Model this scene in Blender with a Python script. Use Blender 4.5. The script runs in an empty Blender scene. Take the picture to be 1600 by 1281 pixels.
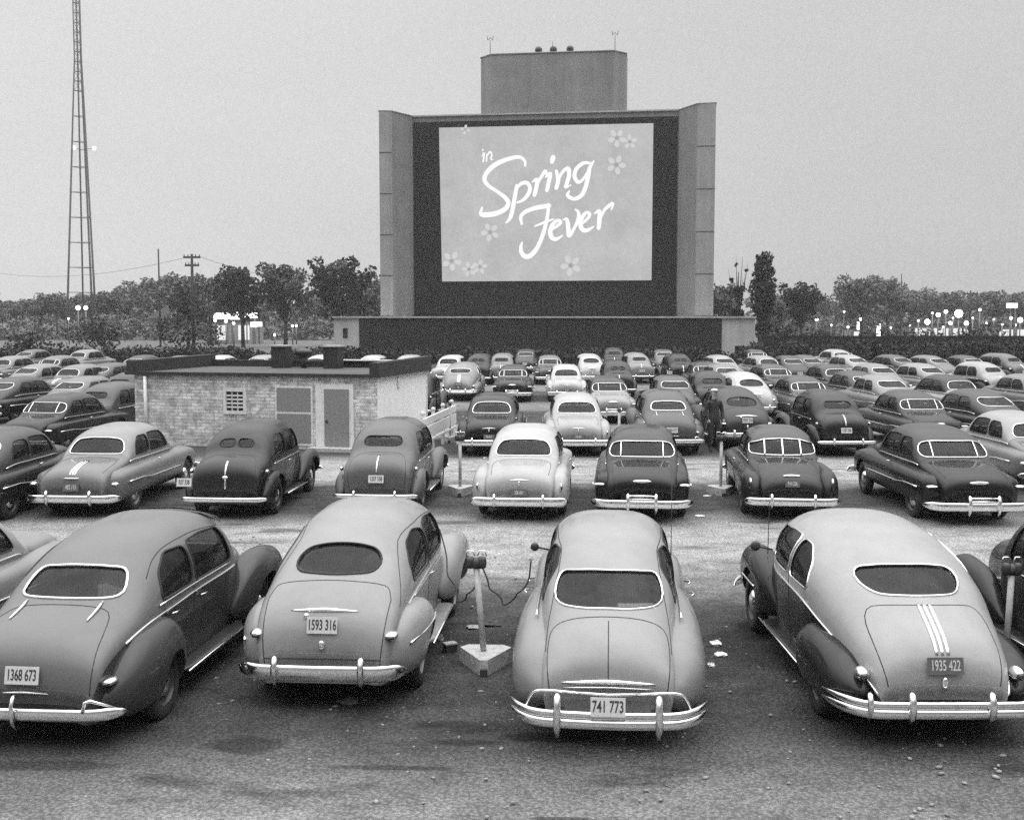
import bpy, bmesh, math, random
import numpy as np
from mathutils import Vector, Matrix
from mathutils.bvhtree import BVHTree
PI = math.pi
R = math.radians
random.seed(7)
C = bpy.context.scene.collection
SC = bpy.context.scene

# ---------------------------------------------------------------- camera
H, F0, CX, CY, HOR = 3.88, 1830.0, 800.0, 640.5, 495.0
TH = math.atan((CY - HOR) / F0)
cd = bpy.data.cameras.new('camera')
cam = bpy.data.objects.new('camera', cd); C.objects.link(cam)
cam.location = (0, 0, H); cam.rotation_euler = (PI / 2 - TH, 0, 0)
cd.sensor_width = 36; cd.lens = 36 * F0 / 1600; cd.clip_end = 4000; cd.clip_start = .1
SC.camera = cam

# ---------------------------------------------------------------- world, sun, exposure
W = bpy.data.worlds.new("World"); SC.world = W; W.use_nodes = True
nt = W.node_tree; nt.nodes.clear()
def nd(t, ty, **k):
    n = t.nodes.new(ty)
    for a, b in k.items(): setattr(n, a, b)
    return n
sky = nd(nt, 'ShaderNodeTexSky', sky_type='NISHITA', sun_disc=False, sun_elevation=R(72), sun_rotation=R(98))
sky.dust_density = 4; sky.air_density = 1.5
bw = nd(nt, 'ShaderNodeRGBToBW')
tc = nd(nt, 'ShaderNodeTexCoord')
sep = nd(nt, 'ShaderNodeSeparateXYZ')
nt.links.new(tc.outputs['Generated'], sep.inputs[0])
def math_n(t, op, a, b=None, c=None, clamp=False):
    n = nd(t, 'ShaderNodeMath', operation=op); n.use_clamp = clamp
    for i, v in enumerate((a, b, c)):
        if v is None: continue
        if isinstance(v, (int, float)): n.inputs[i].default_value = v
        else: t.links.new(v, n.inputs[i])
    return n.outputs[0]
# overcast dusk: the cloud deck is brighter to the left and overhead, duller low on the right
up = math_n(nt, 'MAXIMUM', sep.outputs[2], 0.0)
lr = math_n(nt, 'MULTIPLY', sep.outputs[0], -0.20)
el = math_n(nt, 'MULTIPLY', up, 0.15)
nz = nd(nt, 'ShaderNodeTexNoise'); nz.inputs['Scale'].default_value = 3.0; nz.inputs['Detail'].default_value = 5
mp = nd(nt, 'ShaderNodeMapping'); mp.inputs['Scale'].default_value = (1, 1, 3.5)
nt.links.new(tc.outputs['Generated'], mp.inputs[0]); nt.links.new(mp.outputs[0], nz.inputs['Vector'])
nn = math_n(nt, 'MULTIPLY', math_n(nt, 'SUBTRACT', nz.outputs[0], .5), .09)
nf = nd(nt, 'ShaderNodeTexNoise'); nf.inputs['Scale'].default_value = 420.0; nf.inputs['Detail'].default_value = 2
nt.links.new(tc.outputs['Generated'], nf.inputs['Vector'])
ng = math_n(nt, 'MULTIPLY', math_n(nt, 'SUBTRACT', nf.outputs[0], .5), .11)
lum = math_n(nt, 'ADD', math_n(nt, 'ADD', .585, lr), math_n(nt, 'ADD', el, math_n(nt, 'ADD', nn, ng)))
nt.links.new(sky.outputs[0], bw.inputs[0])
skyl = math_n(nt, 'MULTIPLY', bw.outputs[0], 0.012)
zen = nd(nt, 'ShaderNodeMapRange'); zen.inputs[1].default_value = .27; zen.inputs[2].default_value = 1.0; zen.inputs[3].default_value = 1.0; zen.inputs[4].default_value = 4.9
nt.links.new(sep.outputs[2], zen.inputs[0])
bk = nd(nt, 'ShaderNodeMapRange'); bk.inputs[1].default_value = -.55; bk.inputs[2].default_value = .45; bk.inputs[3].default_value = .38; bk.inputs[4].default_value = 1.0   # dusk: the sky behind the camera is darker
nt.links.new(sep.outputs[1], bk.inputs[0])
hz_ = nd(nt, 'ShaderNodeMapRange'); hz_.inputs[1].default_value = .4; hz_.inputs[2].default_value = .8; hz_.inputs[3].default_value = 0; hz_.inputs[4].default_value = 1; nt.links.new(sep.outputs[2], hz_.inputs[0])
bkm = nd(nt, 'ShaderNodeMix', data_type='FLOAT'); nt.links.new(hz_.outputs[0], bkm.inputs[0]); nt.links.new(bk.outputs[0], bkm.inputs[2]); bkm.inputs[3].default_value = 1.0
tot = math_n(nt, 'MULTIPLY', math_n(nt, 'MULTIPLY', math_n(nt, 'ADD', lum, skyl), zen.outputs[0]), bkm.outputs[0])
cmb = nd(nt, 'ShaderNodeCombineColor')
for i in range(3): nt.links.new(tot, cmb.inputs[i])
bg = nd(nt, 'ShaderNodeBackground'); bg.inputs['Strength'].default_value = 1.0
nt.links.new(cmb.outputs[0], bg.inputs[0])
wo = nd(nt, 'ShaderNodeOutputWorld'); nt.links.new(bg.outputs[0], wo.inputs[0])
sd = bpy.data.lights.new('sun', 'SUN'); sun = bpy.data.objects.new('sun', sd); C.objects.link(sun)
sd.energy = .9; sd.angle = R(75); sd.color = (1, 1, 1)
sun.rotation_euler = Vector((-.32, .04, -.95)).to_track_quat('-Z', 'Y').to_euler()
vs = SC.view_settings; vs.view_transform = 'Standard'; vs.look = 'None'; vs.exposure = 0; vs.gamma = 1
SC.cycles.max_bounces = 8; SC.cycles.transparent_max_bounces = 12
SC.cycles.use_denoising = False
SC.cycles.sample_clamp_indirect = 4

# ---------------------------------------------------------------- pixel <-> world helpers (measuring the photograph)
def ray(px, py):
    x = (px - CX) / F0; y = (CY - py) / F0
    return Vector((x, math.cos(TH) + y * math.sin(TH), -math.sin(TH) + y * math.cos(TH)))
CAM = Vector((0, 0, H))
def at(px, py, Y):
    d = ray(px, py); return CAM + d * (Y / d.y)
def gp(px, py, z=0):
    d = ray(px, py); return CAM + d * ((z - H) / d.z)
def xat(px, Y, z=0):      # world x of a point seen at column px, distance Y, height z
    dep = Y * math.cos(TH) + (H - z) * math.sin(TH)
    return (px - CX) / F0 * dep
def pix(p):
    v = Vector(p) - CAM
    dep = v.y * math.cos(TH) - v.z * math.sin(TH); upc = v.y * math.sin(TH) + v.z * math.cos(TH)
    return (round(CX + F0 * v.x / dep), round(CY - F0 * upc / dep))

# ---------------------------------------------------------------- materials
def mat(name):
    m = bpy.data.materials.new(name); m.use_nodes = True
    t = m.node_tree; b = t.nodes['Principled BSDF']
    return m, t, b
def grey(t, val):
    c = nd(t, 'ShaderNodeCombineColor')
    for i in range(3):
        if isinstance(val, (int, float)): c.inputs[i].default_value = val
        else: t.links.new(val, c.inputs[i])
    return c.outputs[0]
def noise(t, scale, detail=4, rough=.55, coord='Object', sc=None):
    tcn = nd(t, 'ShaderNodeTexCoord'); n = nd(t, 'ShaderNodeTexNoise')
    n.inputs['Scale'].default_value = scale; n.inputs['Detail'].default_value = detail; n.inputs['Roughness'].default_value = rough
    if sc:
        m = nd(t, 'ShaderNodeMapping'); m.inputs['Scale'].default_value = sc
        t.links.new(tcn.outputs[coord], m.inputs[0]); t.links.new(m.outputs[0], n.inputs['Vector'])
    else: t.links.new(tcn.outputs[coord], n.inputs['Vector'])
    return n.outputs[0]
def ramp(t, v, lo, hi, a, b):
    n = nd(t, 'ShaderNodeMapRange'); n.inputs[1].default_value = lo; n.inputs[2].default_value = hi
    n.inputs[3].default_value = a; n.inputs[4].default_value = b; t.links.new(v, n.inputs[0]); return n.outputs[0]
def bump(t, b, h, strength=.3, dist=.02):
    n = nd(t, 'ShaderNodeBump'); n.inputs['Strength'].default_value = strength; n.inputs['Distance'].default_value = dist
    t.links.new(h, n.inputs['Height']); t.links.new(n.outputs[0], b.inputs['Normal'])
def simple(name, v, rough=.6, metal=0, var=.12, nsc=6, bmp=0, spec=.5, coat=0):
    m, t, b = mat(name)
    n = noise(t, nsc, 5)
    f = ramp(t, n, .25, .75, v * (1 - var), v * (1 + var))
    t.links.new(grey(t, f), b.inputs['Base Color'])
    b.inputs['Roughness'].default_value = rough; b.inputs['Metallic'].default_value = metal
    b.inputs['Specular IOR Level'].default_value = spec; b.inputs['Coat Weight'].default_value = coat
    if bmp: bump(t, b, n, bmp, .02)
    return m
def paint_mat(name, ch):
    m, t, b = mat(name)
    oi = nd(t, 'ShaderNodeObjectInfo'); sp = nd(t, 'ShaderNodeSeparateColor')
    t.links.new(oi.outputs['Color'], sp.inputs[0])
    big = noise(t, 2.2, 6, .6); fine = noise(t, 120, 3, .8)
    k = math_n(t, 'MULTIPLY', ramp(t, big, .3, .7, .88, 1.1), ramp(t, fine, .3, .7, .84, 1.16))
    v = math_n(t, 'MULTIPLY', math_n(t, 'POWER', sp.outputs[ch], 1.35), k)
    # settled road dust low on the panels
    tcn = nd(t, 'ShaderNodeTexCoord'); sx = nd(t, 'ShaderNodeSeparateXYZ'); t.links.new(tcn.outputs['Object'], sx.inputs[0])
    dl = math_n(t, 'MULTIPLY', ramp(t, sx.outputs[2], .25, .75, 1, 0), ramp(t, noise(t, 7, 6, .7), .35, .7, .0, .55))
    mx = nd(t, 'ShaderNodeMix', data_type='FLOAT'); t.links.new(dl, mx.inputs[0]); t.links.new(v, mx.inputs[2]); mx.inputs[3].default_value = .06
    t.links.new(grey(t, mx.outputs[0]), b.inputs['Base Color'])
    t.links.new(ramp(t, big, .3, .7, .34, .52), b.inputs['Roughness'])
    b.inputs['Coat Weight'].default_value = .42; b.inputs['Coat Roughness'].default_value = .09
    b.inputs['Specular IOR Level'].default_value = .12
    bump(t, b, fine, .04, .002)
    return m
M = {}
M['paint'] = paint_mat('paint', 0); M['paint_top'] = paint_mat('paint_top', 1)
M['chrome'] = simple('chrome', .93, .13, 1, .06, 14)
M['rubber'] = simple('rubber', .025, .75)
M['dark'] = simple('underbody', .018, .9)
M['interior'] = simple('interior', .03, .9, var=.3)
M['fabric'] = simple('seat_fabric', .085, .95, var=.25, nsc=12)
M['seam'] = simple('seam', .02, .8)
M['plate'] = simple('plate', .55, .5, var=.1, nsc=30)
M['plate_dark'] = simple('plate_dark', .10, .5, var=.1, nsc=30)
M['plate_num'] = simple('plate_number', .03, .6)
M['plate_num_l'] = simple('plate_number_light', .5, .6)
M['lens'] = simple('tail_lens', .03, .15, spec=.8)
M['paper'] = simple('paper', .75, .9)
M['concrete'] = simple('concrete', .42, .9, var=.3, nsc=14, bmp=.5)
M['whitepaint'] = simple('white_paint', .66, .6, var=.14, nsc=9)
M['iron'] = simple('cast_iron', .04, .5)
M['steel'] = simple('galvanised_steel', .16, .6)
M['wood'] = simple('pole_wood', .035, .9, var=.3)
g, t_, b_ = mat('glass')
t_.nodes.remove(b_)
tr = nd(t_, 'ShaderNodeBsdfTransparent'); tr.inputs[0].default_value = (.4, .4, .4, 1)
gl = nd(t_, 'ShaderNodeBsdfGlossy'); gl.inputs['Roughness'].default_value = .06; gl.inputs[0].default_value = (.9, .9, .9, 1)
df = nd(t_, 'ShaderNodeBsdfDiffuse'); df.inputs[0].default_value = (.22, .22, .22, 1)
fr = nd(t_, 'ShaderNodeFresnel'); fr.inputs[0].default_value = 1.5
mx = nd(t_, 'ShaderNodeMixShader'); my = nd(t_, 'ShaderNodeMixShader')
t_.links.new(ramp(t_, noise(t_, 5, 5), .3, .75, .02, .09), my.inputs[0])
t_.links.new(tr.outputs[0], my.inputs[1]); t_.links.new(df.outputs[0], my.inputs[2])
t_.links.new(math_n(t_, 'MULTIPLY', fr.outputs[0], .38), mx.inputs[0]); t_.links.new(my.outputs[0], mx.inputs[1]); t_.links.new(gl.outputs[0], mx.inputs[2])
t_.links.new(mx.outputs[0], t_.nodes['Material Output'].inputs[0])
M['glass'] = g
def emis(name, s, v=1.0):
    m, t, b = mat(name); b.inputs['Base Color'].default_value = (.02, .02, .02, 1)
    b.inputs['Emission Color'].default_value = (v, v, v, 1); b.inputs['Emission Strength'].default_value = s
    return m

# ---------------------------------------------------------------- mesh helpers
class MB:
    def __init__(s): s.v = []; s.f = []; s.m = []; s.mats = []; s.sm = []
    def mi(s, m):
        m = M[m] if isinstance(m, str) else m
        if m not in s.mats: s.mats.append(m)
        return s.mats.index(m)
    def add(s, v, f, m, smooth=True):
        o = len(s.v); s.v += [tuple(p) for p in v]
        single = not isinstance(m, (list, tuple))
        if single: k = s.mi(m)
        for i, q in enumerate(f):
            s.f.append(tuple(o + j for j in q)); s.m.append(k if single else s.mi(m[i])); s.sm.append(smooth)
        return s
    def box(s, x0, x1, y0, y1, z0, z1, m, T=None):
        v = [(x, y, z) for z in (z0, z1) for y in (y0, y1) for x in (x0, x1)]
        if T is not None: v = [tuple(T @ Vector(p)) for p in v]
        return s.add(v, [(0, 2, 3, 1), (4, 5, 7, 6), (0, 1, 5, 4), (2, 6, 7, 3), (0, 4, 6, 2), (1, 3, 7, 5)], m, False)
    def tube(s, pts, r, m, n=6, closed=False, cap=True):
        pts = [Vector(p) for p in pts]; N = len(pts); rs = r if isinstance(r, (list, tuple)) else [r] * N
        vs_, fs = [], []; prev = None
        for i, p in enumerate(pts):
            a = pts[i - 1] if (i or closed) else p; b = pts[(i + 1) % N] if (i < N - 1 or closed) else p
            t = (b - a); t = t.normalized() if t.length > 1e-9 else Vector((0, 0, 1))
            if prev is None:
                u = t.cross(Vector((0, 0, 1)));
                if u.length < .1: u = t.cross(Vector((1, 0, 0)))
            else: u = prev - t * prev.dot(t)
            u.normalize(); prev = u; w = t.cross(u)
            for k in range(n):
                a_ = 2 * PI * k / n; vs_.append(p + (u * math.cos(a_) + w * math.sin(a_)) * rs[i])
        L = N if closed else N - 1
        for i in range(L):
            for k in range(n):
                j = (i + 1) % N; fs.append((i * n + k, i * n + (k + 1) % n, j * n + (k + 1) % n, j * n + k))
        if cap and not closed:
            fs.append(tuple(reversed(range(n)))); fs.append(tuple((N - 1) * n + k for k in range(n)))
        return s.add(vs_, fs, m)
    def ell(s, c, r, m, nu=16, nv=10, T=None):
        v, f = [], []
        for i in range(nv + 1):
            ph = PI * i / nv
            for k in range(nu):
                a = 2 * PI * k / nu; p = Vector((c[0] + r[0] * math.sin(ph) * math.cos(a), c[1] + r[1] * math.sin(ph) * math.sin(a), c[2] + r[2] * math.cos(ph)))
                v.append(T @ p if T is not None else p)
        for i in range(nv):
            for k in range(nu): f.append((i * nu + k, (i + 1) * nu + k, (i + 1) * nu + (k + 1) % nu, i * nu + (k + 1) % nu))
        return s.add(v, f, m)
    def lathe_x(s, c, prof, m, n=32):      # profile (dx, r) turned about an axle along x
        v, f = [], []
        for dx, r in prof:
            for k in range(n):
                a = 2 * PI * k / n; v.append((c[0] + dx, c[1] + r * math.cos(a), c[2] + r * math.sin(a)))
        for i in range(len(prof) - 1):
            for k in range(n): f.append((i * n + k, i * n + (k + 1) % n, (i + 1) * n + (k + 1) % n, (i + 1) * n + k))
        return s.add(v, f, m)
    def lathe_z(s, c, prof, m, n=16):
        v, f = [], []
        for r, z in prof:
            for k in range(n):
                a = 2 * PI * k / n; v.append((c[0] + r * math.cos(a), c[1] + r * math.sin(a), c[2] + z))
        for i in range(len(prof) - 1):
            for k in range(n): f.append((i * n + k, i * n + (k + 1) % n, (i + 1) * n + (k + 1) % n, (i + 1) * n + k))
        return s.add(v, f, m)
    def prism(s, poly, z0, z1, m):          # vertical prism on a plan polygon (ccw)
        n = len(poly); v = [(x, y, z0) for x, y in poly] + [(x, y, z1) for x, y in poly]
        f = [(i, (i + 1) % n, n + (i + 1) % n, n + i) for i in range(n)] + [tuple(reversed(range(n))), tuple(range(n, 2 * n))]
        return s.add(v, f, m, False)
    def mesh(s, name, fix=True):
        me = bpy.data.meshes.new(name); me.from_pydata(s.v, [], s.f)
        for m in s.mats: me.materials.append(m)
        me.polygons.foreach_set('material_index', s.m); me.polygons.foreach_set('use_smooth', s.sm)
        me.update()
        if fix:
            bm = bmesh.new(); bm.from_mesh(me); bmesh.ops.recalc_face_normals(bm, faces=bm.faces); bm.to_mesh(me); bm.free()
        return me
    def build(s, name, parent=None, sharp=None, fix=True):
        me = s.mesh(name, fix)
        if sharp: me.set_sharp_from_angle(angle=R(sharp))
        o = bpy.data.objects.new(name, me); C.objects.link(o)
        if parent: o.parent = parent
        return o
def empty(name, loc, rz=0):
    o = bpy.data.objects.new(name, None); C.objects.link(o); o.location = loc; o.rotation_euler = (0, 0, rz)
    o.empty_display_size = .2; return o
def tag(o, label=None, cat=None, group=None, kind=None):
    for k, v in (('label', label), ('category', cat), ('group', group), ('kind', kind)):
        if v: o[k] = v
    return o
def copy_tree(o, parent=None):
    c = o.copy(); C.objects.link(c)
    if parent: c.parent = parent
    for ch in o.children: copy_tree(ch, c)
    return c
def text_mesh(txt, size, m, parent, loc, rot, name='lettering', ext=.0015, sx=1.0):
    cu = bpy.data.curves.new(name, 'FONT'); cu.body = txt; cu.size = size; cu.extrude = ext; cu.align_x = 'CENTER'; cu.align_y = 'CENTER'
    cu.offset = size * .012
    t = bpy.data.objects.new(name, cu); C.objects.link(t)
    dg = bpy.context.evaluated_depsgraph_get(); me = bpy.data.meshes.new_from_object(t.evaluated_get(dg)); bpy.data.objects.remove(t)
    me.materials.clear(); me.materials.append(M[m] if isinstance(m, str) else m)
    o = bpy.data.objects.new(name, me); C.objects.link(o); o.parent = parent; o.location = loc; o.rotation_euler = rot; o.scale = (sx, 1, 1)
    return o
def pchip(t, y, tq):
    t = np.asarray(t, float); y = np.asarray(y, float); h = np.diff(t); d = np.diff(y) / h; n = len(t); m = np.zeros(n)
    for i in range(1, n - 1):
        if d[i - 1] * d[i] > 0:
            w1 = 2 * h[i] + h[i - 1]; w2 = h[i] + 2 * h[i - 1]; m[i] = (w1 + w2) / (w1 / d[i - 1] + w2 / d[i])
    m[0] = d[0]; m[-1] = d[-1]
    k = np.clip(np.searchsorted(t, tq) - 1, 0, n - 2); s = (tq - t[k]) / h[k]
    return (2 * s**3 - 3 * s**2 + 1) * y[k] + (s**3 - 2 * s**2 + s) * h[k] * m[k] + (-2 * s**3 + 3 * s**2) * y[k + 1] + (s**3 - s**2) * h[k] * m[k + 1]
def chaikin(p, it=3, closed=True):
    p = [tuple(q) for q in p]
    for _ in range(it):
        q = []; n = len(p)
        if not closed: q.append(p[0])
        for i in range(n if closed else n - 1):
            a, b = p[i], p[(i + 1) % n]
            q.append(tuple(.75 * u + .25 * v for u, v in zip(a, b))); q.append(tuple(.25 * u + .75 * v for u, v in zip(a, b)))
        if not closed: q.append(p[-1])
        p = q
    return p
def soften(p, r=.07):      # keep edges straight, round only the corners
    q = []; n = len(p)
    for i in range(n):
        a, b, c = p[i - 1], p[i], p[(i + 1) % n]; e = []
        for w in (a, c):
            d = math.dist(b, w); k = min(r, d * .48) / d; e.append(tuple(u + (v - u) * k for u, v in zip(b, w)))
        for t in (0, .25, .5, .75, 1): q.append(tuple((1 - t) ** 2 * u + 2 * t * (1 - t) * v + t * t * w for u, v, w in zip(e[0], b, e[1])))
    return q
def resample(p, n, closed=True):
    P = np.array(list(p) + ([p[0]] if closed else [])); d = np.r_[0, np.cumsum(np.linalg.norm(np.diff(P, axis=0), axis=1))]
    q = np.linspace(0, d[-1], n + 1 if closed else n)
    if closed: q = q[:-1]
    return [tuple(np.interp(v, d, P[:, k]) for k in range(P.shape[1])) for v in q]
def sp(c, e): return math.copysign(abs(c) ** e, c)
def pod(mb, rows, m, n=2.6, r0=.3, r1=.3, nst=30, nr=28, mirror=False, zr=.5, matfn=None):
    """rounded volume along y; rows (y, xc, halfwidth, zbottom, ztop)"""
    rows = sorted(rows); A = np.array(rows, float)
    y0, y1 = A[0, 0], A[-1, 0]
    u = (1 - np.cos(np.linspace(0, PI, nst))) / 2; ys = y0 + (y1 - y0) * u
    cols = [pchip(A[:, 0], A[:, k], ys) if len(rows) > 2 else np.interp(ys, A[:, 0], A[:, k]) for k in range(1, 5)]
    for sgn in ((1, -1) if mirror else (1,)):
        v, f = [], []
        for i, y in enumerate(ys):
            s = 1.0
            for e, r in ((y - y0, r0), (y1 - y, r1)):
                if r > 0 and e < r: s *= max(.02, (1 - (1 - e / r) ** 2) ** .5)
            xc, hw, zb, zt = (c[i] for c in cols); zc = zb + (zt - zb) * zr
            for k in range(nr):
                a = 2 * PI * k / nr; x = xc + hw * sp(math.cos(a), 2 / n) * s
                sa = sp(math.sin(a), 2 / n) * s; z = zc + (sa * (zt - zc) if sa > 0 else sa * (zc - zb))
                v.append((sgn * x, y, z))
        for i in range(nst - 1):
            for k in range(nr): f.append((i * nr + k, i * nr + (k + 1) % nr, (i + 1) * nr + (k + 1) % nr, (i + 1) * nr + k))
        f.append(tuple(range(nr))); f.append(tuple((nst - 1) * nr + k for k in range(nr)))
        ms = m
        if matfn: ms = [matfn(np.mean([v[j] for j in q], axis=0), m) for q in f]
        mb.add(v, f, ms)
    return mb
def temp(mb, name='tmp'):
    o = bpy.data.objects.new(name, mb.mesh(name)); C.objects.link(o); return o
def apply_mods(o):
    dg = bpy.context.evaluated_depsgraph_get(); dg.update()
    me = bpy.data.meshes.new_from_object(o.evaluated_get(dg)); o.modifiers.clear(); old = o.data; o.data = me; return me
def cut(o, cutmbs):
    tmp = []
    for c in cutmbs:
        t = temp(c); tmp.append(t); md = o.modifiers.new('b', 'BOOLEAN'); md.operation = 'DIFFERENCE'; md.object = t; md.solver = 'EXACT'
    apply_mods(o)
    for t in tmp: bpy.data.objects.remove(t)
    return o

# ---------------------------------------------------------------- the car builder
def make_car(S):
    name = S['name']; root = empty(name, (0, -500, 0))
    prof = S['prof']; A = np.array([r[:5] for r in prof], float)
    t = np.r_[0, np.cumsum(np.hypot(np.diff(A[:, 0]), np.diff(A[:, 1])))]
    NS = 84; tq = np.linspace(0, t[-1], NS); cols = [pchip(t, A[:, k], tq) for k in range(5)]
    zs = S.get('zs', .30); NU, NL = 22, 5
    v, f, fm = [], [], []; ringn = 2 * (NU + NL) + 1
    for i in range(NS):
        y, zt, w, zb, n = (c[i] for c in cols); zb = min(zb, zt - .03); half = []
        lo = min(zs, zb - .05)
        for j in range(NL):
            s = 1 - j / NL; half.append((w - S.get('tuck', .05) * s * s, lo * s + zb * (1 - s)))
        for j in range(NU + 1):
            a = PI / 2 * (j / NU); half.append((w * abs(math.cos(a)) ** (2 / n), zb + (zt - zb) * abs(math.sin(a)) ** (2 / n)))
        half[-1] = (0, zt)
        for x, z in half: v.append((-x, y, z))
        for x, z in reversed(half[:-1]): v.append((x, y, z))
    for i in range(NS - 1):
        for k in range(ringn - 1):
            f.append((i * ringn + k, (i + 1) * ringn + k, (i + 1) * ringn + k + 1, i * ringn + k + 1))
            upper = NL <= k < ringn - 1 - NL
            cabin = (not S.get('top_cabin_only')) or (S['top_cabin_only'][0] < cols[0][i] < S['top_cabin_only'][1])
            fm.append('paint_top' if (upper and cabin) else 'paint')
    f.append(tuple(range(ringn))); fm.append('paint'); f.append(tuple((NS - 1) * ringn + k for k in range(ringn))); fm.append('paint')
    cab = MB(); cab.add(v, f, fm)
    bvh = BVHTree.FromPolygons([Vector(p) for p in v], f)
    def cast(o, d):
        h = bvh.ray_cast(Vector(o), Vector(d)); return h[0], h[1]
    def rear(x, z):   # hit from behind
        p, n_ = cast((x, -6, z), (0, 1, 0)); return (p, n_) if p else (Vector((x, cols[0][0], z)), Vector((0, -1, 0)))
    def front(x, z):
        p, n_ = cast((x, 6, z), (0, -1, 0)); return (p, n_)
    def top(x, y):
        p, n_ = cast((x, y, 5), (0, 0, -1)); return (p, n_) if p else (Vector((x, y, 1)), Vector((0, 0, 1)))
    def side(y, z, s=1):
        p, n_ = cast((3 * s, y, z), (-s, 0, 0)); return (p, n_) if p else (Vector((s * .7, y, z)), Vector((s, 0, 0)))
    def off(pn, d):
        p, n_ = pn; out = n_ if n_.dot(Vector((p.x, p.y, p.z - .9))) > 0 else -n_
        return p + out * d
    root_parts = {}
    body = temp(cab, 'body'); body.name = 'body'; body.data.name = name + '_body'
    md = body.modifiers.new('s', 'SOLIDIFY'); md.thickness = .035; md.offset = -1; md.use_rim = True
    apply_mods(body)
    # inner skin dark: faces whose normal points inwards
    cutters = []
    glass = []
    for kind, outl in S['windows']:
        o2 = resample(soften(outl, S.get('round', .085)), 56)
        c = MB(); n = len(o2)
        if kind == 'rear': vv = [(x, -4, z) for x, z in o2] + [(x, S.get('rear_depth', -.55), z) for x, z in o2]
        elif kind == 'front': vv = [(x, S.get('ws_depth', .55), z) for x, z in o2] + [(x, 4, z) for x, z in o2]
        else: vv = [(-2, y, z) for y, z in o2] + [(2, y, z) for y, z in o2]
        c.add(vv, [(i, (i + 1) % n, n + (i + 1) % n, n + i) for i in range(n)] + [tuple(range(n)), tuple(range(n, 2 * n))], 'seam', False)
        cutters.append(c); glass.append((kind, o2))
    wr, wf, wx, rad = S['wheels']
    def wcyl(y, r):
        c = MB()
        for s in (1, -1):
            n = 28; v_ = [(s * xx, y + r * math.cos(2 * PI * k / n), rad + r * math.sin(2 * PI * k / n)) for xx in (.46, 1.4) for k in range(n)]
            c.add(v_, [(k, (k + 1) % n, n + (k + 1) % n, n + k) for k in range(n)] + [tuple(range(n)), tuple(range(n, 2 * n))], 'dark')
        return c
    arch = wcyl(wr, rad + .06)
    if S.get('arch_rear', True): cutters.append(arch)
    cut(body, cutters)
    # interior side faces -> dark lining
    me = body.data; names = [m.name for m in me.materials]
    if 'interior' not in names: me.materials.append(M['interior'])
    ii = [m.name for m in me.materials].index('interior')
    cbv = bvh
    for p in me.polygons:
        c = p.center; loc, n_, idx, dist = cbv.find_nearest(c)
        if dist is not None and dist > .02 and M['seam'] != me.materials[p.material_index]: p.material_index = ii
    for p in me.polygons: p.use_smooth = True
    me.set_sharp_from_angle(angle=R(38))
    body.parent = root
    # extra volumes: hood, hull, fenders
    hullm = MB()
    def inside(c, m):
        y = c[1]
        if S.get('cabin_y') and S['cabin_y'][0] < y < S['cabin_y'][1]:
            w = float(np.interp(y, A[:, 0], A[:, 2])) if np.all(np.diff(A[:, 0]) > 0) else S['cabw']
            if abs(c[0]) < S['cabw'] - .02 and c[2] > .6: return 'interior'
        return m
    for P in S['pods']:
        ar = P.get('arch'); mm = P.get('mat', 'paint')
        sides = [1, -1] if P.get('mirror', True) else [0]
        for s in sides:
            mb = MB(); rows = [(y, (s or 1) * xc, hw, z0, z1) for y, xc, hw, z0, z1 in P['rows']]
            pod(mb, rows, mm, P.get('n', 2.5), P.get('r0', .3), P.get('r1', .3), P.get('nst', 40), 36, zr=P.get('zr', .5), matfn=inside if s == 0 else None)
            o = temp(mb, P['name']); o.name = P['name']
            cs = []
            if ar:
                for yy in ar: cs.append(wcyl(yy, rad + P.get('gap', .055)))
            if cs: cut(o, cs)
            for p in o.data.polygons: p.use_smooth = True
            o.data.set_sharp_from_angle(angle=R(40)); o.parent = root
            if P.get('crease'):
                cr = MB()
                for cy0, cy1, fz in [P['crease']]:
                    pass
    # glass, gaskets and trim
    gm = S.get('gasket', 'chrome')
    for gi, (kind, o2) in enumerate(glass):
        for s in ((1, -1) if kind == 'side' else (1,)):
            cen = np.mean(o2, axis=0); mb = MB(); vv, ff = [], []; n = len(o2); K = 6
            for r_ in range(K + 1):
                q = r_ / K
                for a, b in o2:
                    a_, b_2 = cen[0] + (a - cen[0]) * max(q, .02), cen[1] + (b - cen[1]) * max(q, .02)
                    pn = rear(a_, b_2) if kind == 'rear' else front(a_, b_2) if kind == 'front' else side(a_, b_2, s)
                    vv.append(off(pn, -.014))
            for r_ in range(K):
                for k in range(n): ff.append((r_ * n + k, r_ * n + (k + 1) % n, (r_ + 1) * n + (k + 1) % n, (r_ + 1) * n + k))
            ff.append(tuple(range(n)))
            mb.add(vv, ff, 'glass'); nm = {'rear': 'rear_window', 'side': 'side_window', 'front': 'windshield'}[kind]
            go = mb.build(nm, root)
            tm = MB(); rr = S.get('trim_r', .011)
            pts = [off(rear(a, b) if kind == 'rear' else front(a, b) if kind == 'front' else side(a, b, s), .002) for a, b in o2]
            mt = gm if kind != 'side' else S.get('side_gasket', gm)
            tm.tube(pts, rr if kind == 'rear' else rr * .8, mt, 6, True); tm.build('window_frame', go)
    # seams (trunk lid, doors)
    if S.get('seams'):
        for kind, pts in S['seams']:
            pts = resample(chaikin(pts, 2, False), 40, False)
            for s in ((1, -1) if kind == 'side' else (1,)):
                q = [off(rear(a, b) if kind == 'rear' else top(a, b) if kind == 'top' else side(a, b, s), -.001) for a, b in pts]
                MB().tube(q, .0055, 'seam', 5).build('panel_seam', root)
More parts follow.
